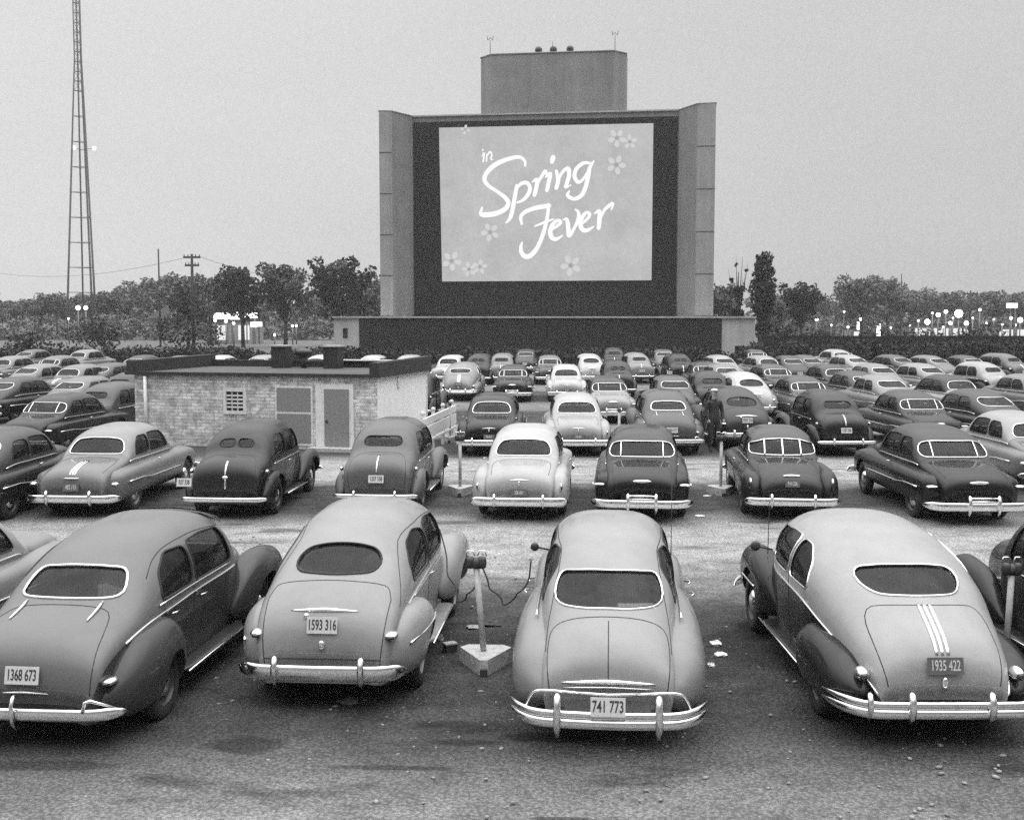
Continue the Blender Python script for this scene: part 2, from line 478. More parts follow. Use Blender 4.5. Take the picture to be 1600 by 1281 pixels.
    # belt trim along the split line
    for y0, y1, r_ in S.get('belt', []):
        for s in (1, -1):
            pts = [(s * (cols[2][i] + .003), cols[0][i], min(cols[3][i], cols[1][i] - .03)) for i in range(NS) if y0 <= cols[0][i] <= y1]
            if len(pts) > 2: MB().tube(pts, r_, 'chrome', 6).build('belt_moulding', root)
    # free trims on the outside (list of point lists, mirrored)
    for pts, r_ in S.get('sidetrim', []):
        for s in (1, -1): MB().tube([(s * x, y, z) for x, y, z in resample(pts, 14, False)], r_, 'chrome', 6).build('side_moulding', root)
    # wheels
    for y in (wr, wf):
        for s in (1, -1):
            mb = MB(); mb.lathe_x((s * wx, y, rad), [(s * -.08, rad * .6), (s * -.085, rad * .8), (s * -.07, rad * .95), (s * -.03, rad), (s * .03, rad), (s * .07, rad * .95), (s * .085, rad * .8), (s * .075, rad * .62)], 'rubber')
            w = mb.build('wheel', root)
            mb = MB(); mb.lathe_x((s * wx, y, rad), [(s * .07, rad * .63), (s * .045, rad * .6), (s * .02, rad * .5), (s * .03, rad * .38)], 'paint', 24); mb.build('rim', w)
            mb = MB(); mb.lathe_x((s * wx, y, rad), [(s * .03, rad * .40), (s * .06, rad * .36), (s * .085, rad * .2), (s * .092, .001)], 'chrome', 20); mb.build('hub_cap', w)
    # underbody and interior
    yb0, yb1 = A[:, 0].min() + .2, A[:, 0].max() - .2
    MB().box(-.62, .62, yb0, yb1, .24, .34, 'dark').build('underbody', root)
    cy = S.get('seat_y', (-1.05, .15)); sw = S['cabw'] - .12
    for y in cy:
        mb = MB(); pod(mb, [(y - .14, 0, sw, .4, 1.12), (y + .1, 0, sw, .4, 1.08)], 'fabric', 5, .1, .1, 8, 24)
        pod(mb, [(y, 0, sw, .34, .66), (y + .55, 0, sw, .34, .62)], 'fabric', 5, .1, .1, 8, 24); mb.build('seat', root)
    mb = MB(); ys_ = S.get('shelf', (-1.75, -1.15)); mb.box(-sw, sw, ys_[0], ys_[1], 1.02, 1.05, 'interior')
    mb.build('parcel_shelf', root); MB().box(-sw, sw, .95, 1.1, .7, 1.06, 'interior').build('dashboard', root)
    pts = [(-.36 + .2 * math.cos(a), .62 + .06 * math.sin(a), 1.08 + .19 * math.sin(a)) for a in np.linspace(0, 2 * PI, 20)[:-1]]
    MB().tube(pts, .012, 'seam', 6, True).tube([(-.36, .62, 1.08), (-.36, .95, .85)], .02, 'seam').build('steering_wheel', root)
    # bumpers
    yr = A[:, 0].min(); yf = A[:, 0].max()
    B = S['bumper']; hw, zc, dy, wrap, hh = B['hw'], B.get('z', .46), B.get('dy', .16), B.get('wrap', .35), B.get('h', .075)
    def bpath(zz, gap=0, w=hw, yy=yr - dy, sgn=1):
        pts = []
        for u in np.linspace(-1, 1, 33):
            x = w * (1.12 * u - .12 * u ** 5)
            bow = B.get('bow', .07) * (1 - u * u)
            e = max(0, (abs(u) - .55) / .45)
            pts.append(Vector((x, yy - sgn * bow + sgn * wrap * e ** 2.0 + sgn * gap, zz)))
        return pts
    def bar(mb, pts, h, d=.022, m='chrome'):
        v, f = [], []; K = 12
        for i, p in enumerate(pts):
            a = pts[max(0, i - 1)]; b = pts[min(len(pts) - 1, i + 1)]; tt = (b - a).normalized(); nn_ = Vector((tt.y, -tt.x, 0))
            e = min(i, len(pts) - 1 - i); sc_ = (.2 if e == 0 else .62 if e == 1 else .88 if e == 2 else 1); hs = h * sc_; d_ = d * sc_
            for k in range(K):
                an = 2 * PI * k / K; v.append(p + nn_ * (d_ * sp(math.cos(an), .8)) + Vector((0, 0, hs * sp(math.sin(an), .8))))
        for i in range(len(pts) - 1):
            for k in range(K): f.append((i * K + k, i * K + (k + 1) % K, (i + 1) * K + (k + 1) % K, (i + 1) * K + k))
        f.append(tuple(range(K))); f.append(tuple((len(pts) - 1) * K + k for k in range(K)))
        mb.add(v, f, m)
    mb = MB()
    if B.get('double'):
        bar(mb, bpath(zc + .035), .032, .026); bar(mb, bpath(zc - .045), .045, .03)
    else: bar(mb, bpath(zc), hh)
    for s in (1, -1): mb.box(s * .42 - .03, s * .42 + .03, yr - dy, yr + .35, zc - .05, zc + .0, 'dark')
    bo = mb.build('rear_bumper', root)
    for gx, gh, gw in B.get('guards', []):
        for s in (1, -1):
            yy = min(p.y for p in bpath(zc)) if gx < .3 else bpath(zc)[int(16 + 16 * gx / hw)].y
            g_ = MB(); prf = [(s * gx, yy - .02 + q[1], zc + q[0]) for q in ((-gh * .8, .03), (-gh * .4, -.02), (0, -.035), (gh * .5, -.03), (gh * .85, -.005), (gh, .02))]
            g_.tube(prf, [gw * .5, gw * .85, gw, gw * .95, gw * .9, gw * .55], 'chrome', 10); g_.build('bumper_guard', bo)
    if B.get('grille'):
        gx = B['grille']
        for dz in (.10, .16): MB().tube([(-gx, yr - dy - .1, zc + dz), (gx, yr - dy - .1, zc + dz)], .018, 'chrome', 8).build('bumper_guard', bo)
    if B.get('endloop'):
        for s in (1, -1): MB().tube([(s * hw * .93, yr - dy + .12, zc + .02), (s * hw * .72, yr - dy - .02, zc + .13), (s * hw * .68, yr - dy - .04, zc + .12), (s * hw * .66, yr - dy - .05, zc + .03)], .015, 'chrome', 8).build('bumper_guard', bo)
    if B.get('hoop'):
        for s in (1, -1):
            pth = [(s * .28, yr - dy - .09, zc + .22), (s * .6, yr - dy - .02, zc + .22), (s * .68, yr - dy + .02, zc + .17), (s * .75, yr - dy + .05, zc - .02)]
            MB().tube(chaikin(pth, 2, False), .012, 'chrome', 8).build('bumper_guard', bo)
        MB().tube([(-.28, yr - dy - .09, zc + .22), (0, yr - dy - .1, zc + .21), (.28, yr - dy - .09, zc + .22)], .013, 'chrome', 8).build('bumper_guard', bo)
    mb = MB(); fp = [Vector((p.x, -p.y + (yf + yr), p.z)) for p in bpath(zc)]; bar(mb, fp, hh); mb.build('front_bumper', root)
    # tail lights
    for L in S.get('lights', []):
        x, z = L['x'], L['z']; rx, rz = L.get('r', (.055, .04))
        for s in (1, -1):
            y = L.get('y')
            if y is None: y = yr + .1
            o = MB().ell((s * x, y, z), (rx * 1.25, L.get('len', .11), rz * 1.3), 'chrome', 14, 10).build('tail_light', root)
            MB().ell((s * x, y - L.get('len', .11) * .55, z - rz * .1), (rx * .85, .06, rz * .85), 'lens', 14, 10).build('lens', o)
    # rear ornaments along the centre
    for kind, *a in S.get('orn', []):
        if kind == 'plate':
            z, w, h, num, fs, nm_ = a[:6]; p, n_ = rear(0, z); y = p.y - .035 if len(a) < 7 else a[6]
            tilt = S.get('plate_tilt', R(12)); pm = 'plate' if fs > 0 else 'plate_dark'; x0 = S.get('plate_x', 0)
            T = Matrix.Translation((x0, y, z)) @ Matrix.Rotation(-tilt, 4, 'X')
            o = MB().box(-w / 2, w / 2, -.006, .006, -h / 2, h / 2, pm, T)
            e = MB(); e.box(-w / 2, w / 2, -.006, .006, -h / 2, h / 2, pm)
            o = e.build('license_plate', root); o.location = (x0, y, z); o.rotation_euler = (-tilt, 0, 0)
            text_mesh(num, abs(fs), 'plate_num' if fs > 0 else 'plate_num_l', o, (0, -.0075, nm_), (PI / 2, 0, 0), 'plate_number', sx=S.get('plate_sx', .54))
        elif kind == 'handle':
            x0, z, w, h = a; p, n_ = rear(x0, z); MB().ell((x0, p.y - .02, z), (w, .02, h), 'chrome', 16, 8).build('trunk_handle', root)
        elif kind == 'strip':
            pts, r_ = a
            for k, (x, zz0, zz1) in enumerate(pts):
                q = [off(rear(x, z), .003) for z in np.linspace(zz0, zz1, 16)]; MB().tube(q, r_, 'chrome', 6).build('trunk_moulding', root)
        elif kind == 'hinge':
            x, z0, z1 = a
            for s in (1, -1): MB().tube([off(rear(s * x, z), .012) for z in np.linspace(z0, z1, 5)], [.006, .012, .014, .012, .006], 'chrome', 8).build('trunk_hinge', root)
        elif kind == 'wing':
            z, w, h = a; mb = MB(); pts = [off(rear(x, z - .01 * abs(x) / w), .004) for x in np.linspace(-w, w, 15)]
            mb.tube(pts, [h * (1 - .85 * abs(u) ** 1.5) for u in np.linspace(-1, 1, 15)], 'chrome', 8); mb.build('trunk_ornament', root)
        elif kind == 'divider':
            x0, z0, x1, z1, r_ = a; MB().tube([off(rear(x0 + (x1 - x0) * u, z0 + (z1 - z0) * u), .004) for u in np.linspace(0, 1, 8)], r_, 'chrome', 6).build('window_divider', root)
        elif kind == 'handles_side':
            y, z, x = a
            for s in (1, -1):
                MB().tube([(s * (x + .02), y - .09, z), (s * (x + .045), y - .03, z), (s * (x + .045), y + .04, z), (s * (x - .02), y + .05, z)], [.006, .01, .012, .012], 'chrome', 8).build('door_handle', root)
        elif kind == 'visor':
            mb = MB(); v_ = []; zv = a[0]
            for u in np.linspace(-1, 1, 13):
                x = .62 * u; v_ += [(x, a[1] - .06 * u * u * 2, zv - .06 * u * u), (x, a[1] + .2 - .22 * u * u, zv - .045 - .1 * u * u)]
            n2 = 13
            bot = [(x, y, z - .012) for x, y, z in v_]
            f_ = [(2 * i, 2 * i + 1, 2 * i + 3, 2 * i + 2) for i in range(n2 - 1)]
            mb.add(v_ + bot, f_ + [tuple(26 + j for j in reversed(q)) for q in f_] + [(2 * i + 1, 27 + 2 * i, 29 + 2 * i, 2 * i + 3) for i in range(12)], 'paint_top'); mb.build('sun_visor', root)
    # running boards
    if S.get('board'):
        y0, y1, x = S['board']
        for s in (1, -1): pod(MB(), [(y0, s * x, .10, .27, .345), (y1, s * x, .10, .27, .345)], 'paint', 4, .05, .05, 6, 16).build('running_board', root); MB().tube([(s * (x + .1), y0, .32), (s * (x + .1), y1, .32)], .011, 'chrome').build('side_moulding', root)
    S['root'] = root; S['yr'] = yr; S['len'] = yf - yr
    S['used'] = False; S['rearfn'] = rear
    return root

# ---------------------------------------------------------------- car shapes (prof: y, roofline z, half width, belt z, fullness)
def tail_a(dy=0):
    return [(-2.36 + dy, .46, .50, .40, 3), (-2.40 + dy, .62, .58, .5, 2.8), (-2.37 + dy, .80, .64, .62, 2.6), (-2.27 + dy, .97, .68, .74, 2.6)]
NOSE = [(1.34, 1.14, .62, .92, 2.4), (1.9, 1.10, .48, .84, 2.3), (2.22, 1.0, .38, .75, 2.3), (2.36, .8, .3, .6, 2.4), (2.40, .5, .26, .42, 2.5)]
ROOF = [(-.85, 1.63, .75, .98, 2.8), (-.30, 1.72, .755, 1.0, 2.9), (.25, 1.735, .755, 1.0, 2.9), (.68, 1.68, .75, 1.0, 2.9), (.86, 1.59, .74, 1.0, 2.9), (1.0, 1.42, .725, 1.0, 2.8), (1.16, 1.18, .68, .97, 2.6)]
WSH = [('front', [(.03, 1.2), (.52, 1.2), (.50, 1.5), (.03, 1.54)]), ('front', [(-.03, 1.2), (-.52, 1.2), (-.50, 1.5), (-.03, 1.54)])]
FF = dict(name='front_fender', rows=[(.78, .74, .10, .34, .62), (1.15, .76, .19, .32, .92), (1.6, .76, .235, .32, 1.05), (2.1, .74, .23, .36, 1.01), (2.42, .70, .19, .42, .86)], r0=.25, r1=.3, n=2.5, arch=[1.55])
BG = dict(hw=.90, z=.45, h=.075, guards=[(.42, .15, .035)])

def spec_ford():
    return dict(name='sedan', prof=tail_a() + [(-2.05, 1.15, .715, .85, 2.6), (-1.70, 1.32, .735, .92, 2.6), (-1.30, 1.49, .745, .96, 2.7)] + ROOF + NOSE,
        windows=[('rear', [(-.40, 1.272), (0, 1.262), (.40, 1.272), (.455, 1.345), (.37, 1.445), (.18, 1.482), (0, 1.49), (-.18, 1.482), (-.37, 1.445), (-.455, 1.345)]),
                 ('side', [(-1.32, 1.08), (-.30, 1.08), (-.30, 1.48), (-.60, 1.52), (-1.0, 1.44), (-1.28, 1.26)]), ('side', [(-.22, 1.08), (.86, 1.08), (.66, 1.50), (.1, 1.54), (-.22, 1.50)])] + WSH,
        pods=[dict(name='rear_fender', rows=[(-2.32, .60, .17, .38, .70), (-2.12, .66, .20, .29, .84), (-1.75, .73, .23, .27, .94), (-1.35, .76, .22, .28, .93), (-.85, .74, .12, .32, .66)], r0=.3, r1=.35, n=2.3, arch=[-1.42], gap=.0), FF],
        wheels=(-1.42, 1.55, .77, .36), cabw=.74, gasket='seam', chk=3, trim_r=.012,
        belt=[(-1.75, .95, .013)], sidetrim=[([(.84, -2.15, .66), (.945, -1.8, .70), (.975, -1.4, .72), (.95, -1.15, .74)], .013), ([(.745, -1.3, .93), (.752, -.4, .935), (.752, .9, .93)], .009)],
        seams=[('rear', [(-.62, 1.06), (-.56, 1.19), (0, 1.235), (.56, 1.19), (.62, 1.06)]), ('rear', [(-.62, 1.06), (-.60, .8), (-.57, .50)]), ('rear', [(.62, 1.06), (.60, .8), (.57, .50)]), ('rear', [(-.57, .55), (.57, .55)]), ('side', [(.8, 1.50), (.1, 1.57), (-.9, 1.54), (-1.35, 1.36), (-1.75, 1.12), (-1.98, .98)]),
               ('side', [(-.26, 1.5), (-.26, 1.0), (-.3, .4)])],
        bumper=dict(hw=.83, z=.46, h=.078, dy=.13, wrap=.16, bow=.04, guards=[(.42, .16, .036)]),
        lights=[dict(x=.665, z=.77, y=-2.28, r=(.06, .035))], board=(-.95, .95, .80),
        orn=[('plate', .88, .30, .16, '1593 316', .14, 0), ('wing', 1.0, .34, .024), ('handle', 0, .69, .035, .05), ('handle', -.17, .95, .03, .03), ('handles_side', -.1, .93, .74)])
def spec_olds():
    S = spec_ford(); S['name'] = 'sedan'
    S['prof'] = [(-2.46, .46, .50, .40, 3), (-2.52, .62, .60, .5, 2.8), (-2.50, .80, .66, .64, 2.6), (-2.40, .96, .69, .76, 2.5), (-2.15, 1.09, .71, .86, 2.5), (-1.80, 1.18, .73, .93, 2.5), (-1.6, 1.27, .735, .95, 2.6), (-1.32, 1.45, .745, .97, 2.7), (-.9, 1.62, .75, .98, 2.8)] + ROOF[1:] + NOSE
    S['windows'] = [('rear', [(-.47, 1.222), (.47, 1.222), (.51, 1.27), (.44, 1.435), (.15, 1.458), (-.15, 1.458), (-.44, 1.435), (-.51, 1.27)]),
                    ('side', [(-1.22, 1.10), (-.42, 1.10), (-.42, 1.50), (-.8, 1.50), (-1.12, 1.34)]), ('side', [(-.34, 1.10), (.80, 1.10), (.62, 1.51), (.1, 1.54), (-.34, 1.52)])] + WSH
    S['gasket'] = 'chrome'; S['side_gasket'] = 'seam'; S['chk'] = 2; S['trim_r'] = .016
    S['seams'] = [('rear', [(-.60, .56), (-.62, .85), (-.55, 1.12), (-.3, 1.185), (.3, 1.185), (.55, 1.12), (.62, .85), (.60, .56)]), ('side', [(-.38, 1.5), (-.38, 1.0), (-.4, .4)]), ('side', [(-1.18, 1.1), (-1.1, .8), (-1.0, .6)]), ('side', [(.82, 1.50), (.1, 1.575), (-.6, 1.56), (-1.0, 1.48), (-1.28, 1.33)])]
    S['pods'][0] = dict(name='rear_fender', rows=[(-2.44, .66, .19, .34, .62), (-2.2, .71, .22, .25, .78), (-1.8, .755, .24, .23, .93), (-1.35, .765, .225, .23, .97), (-.8, .73, .11, .28, .70)], r0=.4, r1=.3, n=2.2, arch=[-1.45], gap=-.06)
    S['wheels'] = (-1.45, 1.55, .79, .37); S['belt'] = [(-2.05, .98, .014)]; S['sidetrim'] = [([(.76, -1.3, 1.075), (.77, -.4, 1.09), (.76, .75, 1.08)], .010)]
    S['bumper'] = dict(hw=.93, z=.44, h=.055, dy=.12, wrap=.16, bow=.05, guards=[(.001, .17, .02)], endloop=True)
    S['lights'] = [dict(x=.72, z=.66, y=-2.37, r=(.055, .03))]
    S['orn'] = [('plate', .74, .31, .155, '1368 673', .135, 0), ('hinge', .37, 1.10, 1.20), ('wing', .58, .22, .014), ('handles_side', -.15, .93, .75), ('handles_side', -.95, .93, .75), ('visor', 1.68, .85)]
    return S
def spec_hudson():
    S = spec_ford(); S['name'] = 'fastback_sedan'
    S['prof'] = [(-2.42, .48, .50, .42, 3), (-2.47, .62, .56, .5, 2.7), (-2.44, .78, .58, .58, 2.5), (-2.30, .95, .60, .66, 2.4), (-2.02, 1.12, .62, .74, 2.4), (-1.66, 1.28, .645, .82, 2.5), (-1.25, 1.45, .66, .90, 2.7), (-.8, 1.60, .675, .95, 2.8), (-.25, 1.70, .68, .98, 3), (.3, 1.72, .68, 1.0, 3), (.72, 1.67, .68, 1.0, 3), (.9, 1.58, .67, 1.0, 2.9), (1.05, 1.40, .66, 1.0, 2.8), (1.22, 1.17, .63, .96, 2.6)] + NOSE
    S['windows'] = [('rear', [(-.47, 1.165), (0, 1.175), (.47, 1.165), (.53, 1.21), (.475, 1.385), (.2, 1.415), (-.2, 1.415), (-.475, 1.385), (-.53, 1.21)]),
                    ('side', [(-1.3, 1.08), (-.42, 1.08), (-.42, 1.50), (-.75, 1.50), (-1.1, 1.38)]), ('side', [(-.34, 1.08), (.84, 1.08), (.66, 1.50), (.1, 1.53), (-.34, 1.52)])] + WSH
    S['pods'] = [dict(name='rear_fender', rows=[(-2.42, .54, .27, .36, .70), (-2.15, .58, .29, .28, .86), (-1.7, .60, .31, .26, .98), (-1.1, .61, .305, .27, 1.04), (-.4, .60, .28, .28, 1.05), (.3, .56, .24, .30, .98)], r0=.42, r1=.6, n=2.5, nst=44),
                 dict(name='front_fender', rows=[(.3, .62, .20, .30, .8), (.9, .66, .22, .30, .94), (1.6, .68, .22, .32, .98), (2.1, .68, .21, .36, .93), (2.38, .66, .18, .42, .8)], r0=.4, r1=.3, n=2.5, arch=[1.6])]
    S['arch_rear'] = False; S['wheels'] = (-1.45, 1.6, .76, .35); S['cabw'] = .66; S['gasket'] = 'chrome'; S['side_gasket'] = 'seam'; S['chk'] = 2; S['trim_r'] = .013
    S['belt'] = []; S['board'] = None
    S['sidetrim'] = [([(.69, -1.62, 1.03), (.70, -1.0, 1.05), (.705, 0, 1.07), (.69, .9, 1.07)], .010)]
    S['seams'] = [('rear', [(-.52, .56), (-.56, .85), (-.52, 1.03), (-.25, 1.125), (.25, 1.125), (.52, 1.03), (.56, .85), (.52, .56)]), ('rear', [(0, .66), (0, 1.10)]), ('side', [(.85, 1.50), (.0, 1.56), (-.7, 1.53), (-1.1, 1.40), (-1.5, 1.21), (-1.9, .99), (-2.2, .84)])]
    S['bumper'] = dict(hw=.89, z=.405, h=.055, dy=.13, wrap=.34, bow=.13, guards=[(.44, .21, .038)], hoop=True, double=True)
    S['lights'] = []
    S['orn'] = [('plate', .53, .30, .16, '741 773', .14, 0, -2.765), ('wing', .655, .42, .03), ('wing', .61, .40, .012), ('handles_side', -.2, .93, .86), ('handles_side', .35, .93, .86)]
    S['plate_sx'] = .60
    return S
def spec_pont48():
    S = spec_ford(); S['name'] = 'fastback_coupe'
    S['prof'] = [(-2.48, .46, .50, .40, 3), (-2.54, .62, .56, .47, 2.8), (-2.52, .78, .58, .52, 2.6), (-2.40, .95, .63, .60, 2.6), (-2.12, 1.12, .70, .70, 2.45), (-1.75, 1.29, .765, .82, 2.4), (-1.3, 1.47, .84, .93, 2.5), (-.85, 1.61, .86, .99, 2.6), (-.3, 1.70, .86, 1.01, 2.7), (.25, 1.72, .85, 1.02, 2.7), (.66, 1.68, .79, 1.02, 2.7), (.84, 1.59, .74, 1.02, 2.9), (1.0, 1.42, .725, 1.0, 2.8), (1.18, 1.18, .68, .97, 2.6)] + NOSE
    S['windows'] = [('rear', [(-.40, 1.25), (.40, 1.25), (.515, 1.34), (.46, 1.42), (.2, 1.45), (-.2, 1.45), (-.46, 1.42), (-.515, 1.34)]),
                    ('side', [(-1.02, 1.12), (-.32, 1.12), (-.32, 1.52), (-.6, 1.50), (-.9, 1.36)]), ('side', [(-.24, 1.12), (.84, 1.12), (.66, 1.5), (.1, 1.54), (-.24, 1.53)])] + WSH
    S['pods'] = [dict(name='rear_fender', rows=[(-2.46, .70, .20, .36, .64), (-2.25, .745, .225, .28, .74), (-1.85, .79, .225, .25, .83), (-1.35, .81, .21, .25, .86), (-.85, .80, .12, .30, .66)], r0=.4, r1=.3, n=2.2), dict(FF, rows=[(.78, .72, .10, .34, .62), (1.15, .72, .19, .32, .92), (1.6, .71, .215, .32, 1.02), (2.1, .69, .21, .36, .98), (2.42, .65, .17, .42, .84)])]
    S['arch_rear'] = False; S['wheels'] = (-1.5, 1.55, .80, .37); S['gasket'] = 'chrome'; S['side_gasket'] = 'chrome'; S['chk'] = 2; S['trim_r'] = .013; S['cabw'] = .75
    S['belt'] = [(-2.52, .98, .012)]; S['sidetrim'] = [([(.92, 1.2, .64), (.925, 1.9, .66)], .012)]
    S['seams'] = [('rear', [(-.50, .60), (-.56, .9), (-.56, 1.12), (-.4, 1.195), (.4, 1.195), (.56, 1.12), (.56, .9), (.50, .60)]), ('side', [(-.28, 1.5), (-.28, 1.0), (-.3, .4)])]
    S['bumper'] = dict(hw=.99, z=.45, h=.06, dy=.13, wrap=.5, bow=.04, guards=[(.35, .15, .036), (.70, .13, .03)], double=True)
    S['lights'] = [dict(x=.70, z=.68, y=-2.40, r=(.05, .05))]
    S['orn'] = [('plate', .79, .32, .15, '1935 422', -.13, 0), ('strip', [(-.052, .87, 1.20), (0, .87, 1.205), (.052, .87, 1.20)], .0165), ('handle', 0, .63, .03, .06), ('handles_side', -.15, .95, .75)]
    return S
HULL = dict(name='fender', mirror=False, mat='paint', rows=[(-2.45, 0, .80, .26, .80), (-2.1, 0, .89, .21, .90), (-1.4, 0, .92, .22, .95), (0, 0, .93, .27, .97), (1.4, 0, .92, .28, .96), (2.1, 0, .89, .30, .93), (2.45, 0, .82, .36, .84)], n=4, r0=.35, r1=.35, nst=60, zr=.6)
NOSE2 = [(1.35, 1.10, .64, .92, 2.6), (1.9, 1.08, .56, .86, 2.6), (2.3, .99, .48, .78, 2.6), (2.46, .8, .42, .62, 2.8), (2.5, .5, .38, .42, 3)]
def spec_mod(kind='pont50'):
    S = spec_ford(); S['name'] = 'sedan'
    S['prof'] = [(-2.50, .50, .50, .42, 3), (-2.56, .64, .58, .5, 3), (-2.54, .78, .62, .6, 2.8), (-2.44, .90, .65, .70, 2.7), (-2.15, .99, .67, .80, 2.7), (-1.7, 1.055, .69, .90, 2.7), (-1.45, 1.10, .70, .96, 2.7), (-1.33, 1.22, .705, .99, 2.8), (-1.12, 1.42, .71, 1.0, 2.9), (-.85, 1.55, .715, 1.0, 3), (-.3, 1.62, .72, 1.0, 3.1), (.25, 1.63, .72, 1.0, 3.1), (.6, 1.57, .715, 1.0, 3), (.78, 1.48, .71, 1.0, 2.9), (.95, 1.32, .70, .98, 2.8), (1.14, 1.13, .67, .95, 2.7)] + NOSE2
    S['top_cabin_only'] = (-1.42, 1.14); S['shelf'] = (-1.25, -1.0)
    S['windows'] = [('rear', [(-.56, 1.13), (.56, 1.13), (.54, 1.28), (.44, 1.40), (.2, 1.43), (-.2, 1.43), (-.44, 1.40), (-.54, 1.28)]),
                    ('side', [(-1.1, 1.08), (-.36, 1.08), (-.36, 1.44), (-.75, 1.43), (-1.0, 1.28)]), ('side', [(-.28, 1.08), (.78, 1.08), (.52, 1.43), (.1, 1.46), (-.28, 1.45)]),
                    ('front', [(.02, 1.16), (.54, 1.16), (.50, 1.42), (.02, 1.45)]), ('front', [(-.02, 1.16), (-.54, 1.16), (-.50, 1.42), (-.02, 1.45)])]
    S['pods'] = [dict(HULL, arch=[1.55])]
    S['arch_rear'] = False; S['cabin_y'] = (-1.4, 1.05); S['cabw'] = .70; S['wheels'] = (-1.5, 1.55, .78, .35); S['gasket'] = 'chrome'; S['side_gasket'] = 'seam'; S['chk'] = 2; S['trim_r'] = .0115
    S['belt'] = [(-1.4, 1.0, .012)]; S['board'] = None; S['rear_depth'] = -.5
    S['sidetrim'] = [([(.935, -2.0, .66), (.94, -1.2, .66), (.94, -.9, .62), (.94, 1.1, .62)], .014)]
    S['seams'] = [('top', [(-.55, -2.38), (-.58, -1.75), (-.5, -1.56), (.5, -1.56), (.58, -1.75), (.55, -2.38)]), ('side', [(-.32, 1.45), (-.32, 1.0)])]
    S['bumper'] = dict(hw=.95, z=.41, h=.075, dy=.13, wrap=.22, bow=.03, guards=[(.42, .16, .035)])
    S['lights'] = [dict(x=.80, z=.66, y=-2.42, r=(.06, .035))]
    S['orn'] = [('plate', .62, .30, .15, '482 115', -.12, 0), ('strip', [(-.05, .84, 1.04), (0, .84, 1.045), (.05, .84, 1.04)], .014), ('handle', 0, .79, .16, .012), ('handles_side', -.2, .93, .87)]
    if kind == 'chevy':
        S['name'] = 'coupe'
        S['pods'] = [dict(HULL, arch=[1.55], rows=[(-2.2, 0, .74, .34, .80), (-1.4, 0, .80, .27, .93), (0, 0, .88, .27, .97), (1.4, 0, .90, .28, .96), (2.1, 0, .88, .30, .93), (2.45, 0, .82, .36, .84)]),
                     dict(name='rear_fender', rows=[(-2.48, .72, .16, .28, .72), (-2.2, .75, .18, .22, .86), (-1.7, .77, .17, .22, .95), (-1.2, .76, .14, .28, .96), (-.8, .74, .08, .32, .8)], r0=.3, r1=.4, n=2.8)]
        S['orn'] = [('wing', .80, .2, .012), ('plate', .56, .30, .13, '206 841', -.10, 0), ('handle', 0, .73, .02, .05), ('handles_side', -.2, .93, .87)]
        S['lights'] = [dict(x=.80, z=.66, y=-2.44, r=(.022, .06))]; S['sidetrim'] = [([(.93, .9, .7), (.925, 2.0, .72)], .012)]
        S['bumper'] = dict(hw=.93, z=.40, h=.085, dy=.13, wrap=.12, bow=.02, guards=[(.46, .15, .03)])
    if kind == 'merc':
        S['name'] = 'sedan'
        S['windows'][0] = ('rear', [(-.60, 1.13), (.60, 1.13), (.655, 1.21), (.58, 1.37), (.40, 1.41), (-.40, 1.41), (-.58, 1.37), (-.655, 1.21)]); S['round'] = .07
        S['orn'] = [('divider', -.42, 1.12, -.41, 1.41, .011), ('divider', .42, 1.12, .41, 1.41, .011), ('handle', 0, .80, .18, .03), ('plate', .43, .32, .13, '518 902', .10, 0, -2.78), ('handles_side', -.2, .93, .87)]
        S['bumper'] = dict(hw=.97, z=.40, h=.075, dy=.14, wrap=.3, bow=.08, guards=[(.26, .20, .035)], grille=.24); S['lights'] = [dict(x=.80, z=.72, y=-2.42, r=(.09, .025))]
    if kind == 'stude':
        S['name'] = 'coupe'
        S['prof'] = [(-2.52, .50, .44, .42, 3), (-2.58, .62, .52, .5, 2.6), (-2.54, .76, .56, .58, 2.4), (-2.40, .88, .60, .66, 2.3), (-2.0, 1.0, .64, .78, 2.2), (-1.5, 1.07, .68, .88, 2.2), (-1.2, 1.10, .69, .96, 2.4), (-1.08, 1.24, .69, .99, 2.7), (-.9, 1.42, .69, 1.0, 2.9), (-.7, 1.53, .695, 1.0, 3), (-.3, 1.60, .70, 1.0, 3.1), (.2, 1.61, .70, 1.0, 3.1), (.55, 1.55, .70, 1.0, 3), (.75, 1.46, .70, 1.0, 2.9), (.92, 1.31, .69, .98, 2.8), (1.14, 1.13, .67, .95, 2.7)] + NOSE2
        S['top_cabin_only'] = (-1.2, 1.14)
        S['windows'][0] = ('rear', [(-.655, 1.14), (-.35, 1.115), (0, 1.11), (.35, 1.115), (.655, 1.14), (.64, 1.32), (.35, 1.40), (0, 1.42), (-.35, 1.40), (-.64, 1.32)]); S['round'] = .05
        S['windows'] = [w for w in S['windows'] if not (w[0] == 'side' and w[1][0][0] < -1)] + [('side', [(-.82, 1.08), (-.36, 1.08), (-.36, 1.42), (-.70, 1.40)])]
        S['chk'] = 1; S['lights'] = [dict(x=.77, z=.70, y=-2.40, r=(.03, .09))]; S['sidetrim'] = []; S['belt'] = [(-1.15, 1.0, .012)]
        S['pods'] = [dict(HULL, arch=[1.55], rows=[(-2.0, 0, .70, .30, .80), (-1.2, 0, .84, .27, .92), (0, 0, .90, .27, .96), (1.4, 0, .90, .28, .96), (2.1, 0, .88, .30, .93), (2.45, 0, .82, .36, .84)]),
                     dict(name='rear_fender', rows=[(-2.50, .68, .18, .27, .80), (-2.2, .72, .2, .22, .90), (-1.6, .75, .19, .23, .94), (-1.0, .74, .16, .28, .95), (-.5, .72, .10, .32, .85)], r0=.3, r1=.4, n=2.5)]
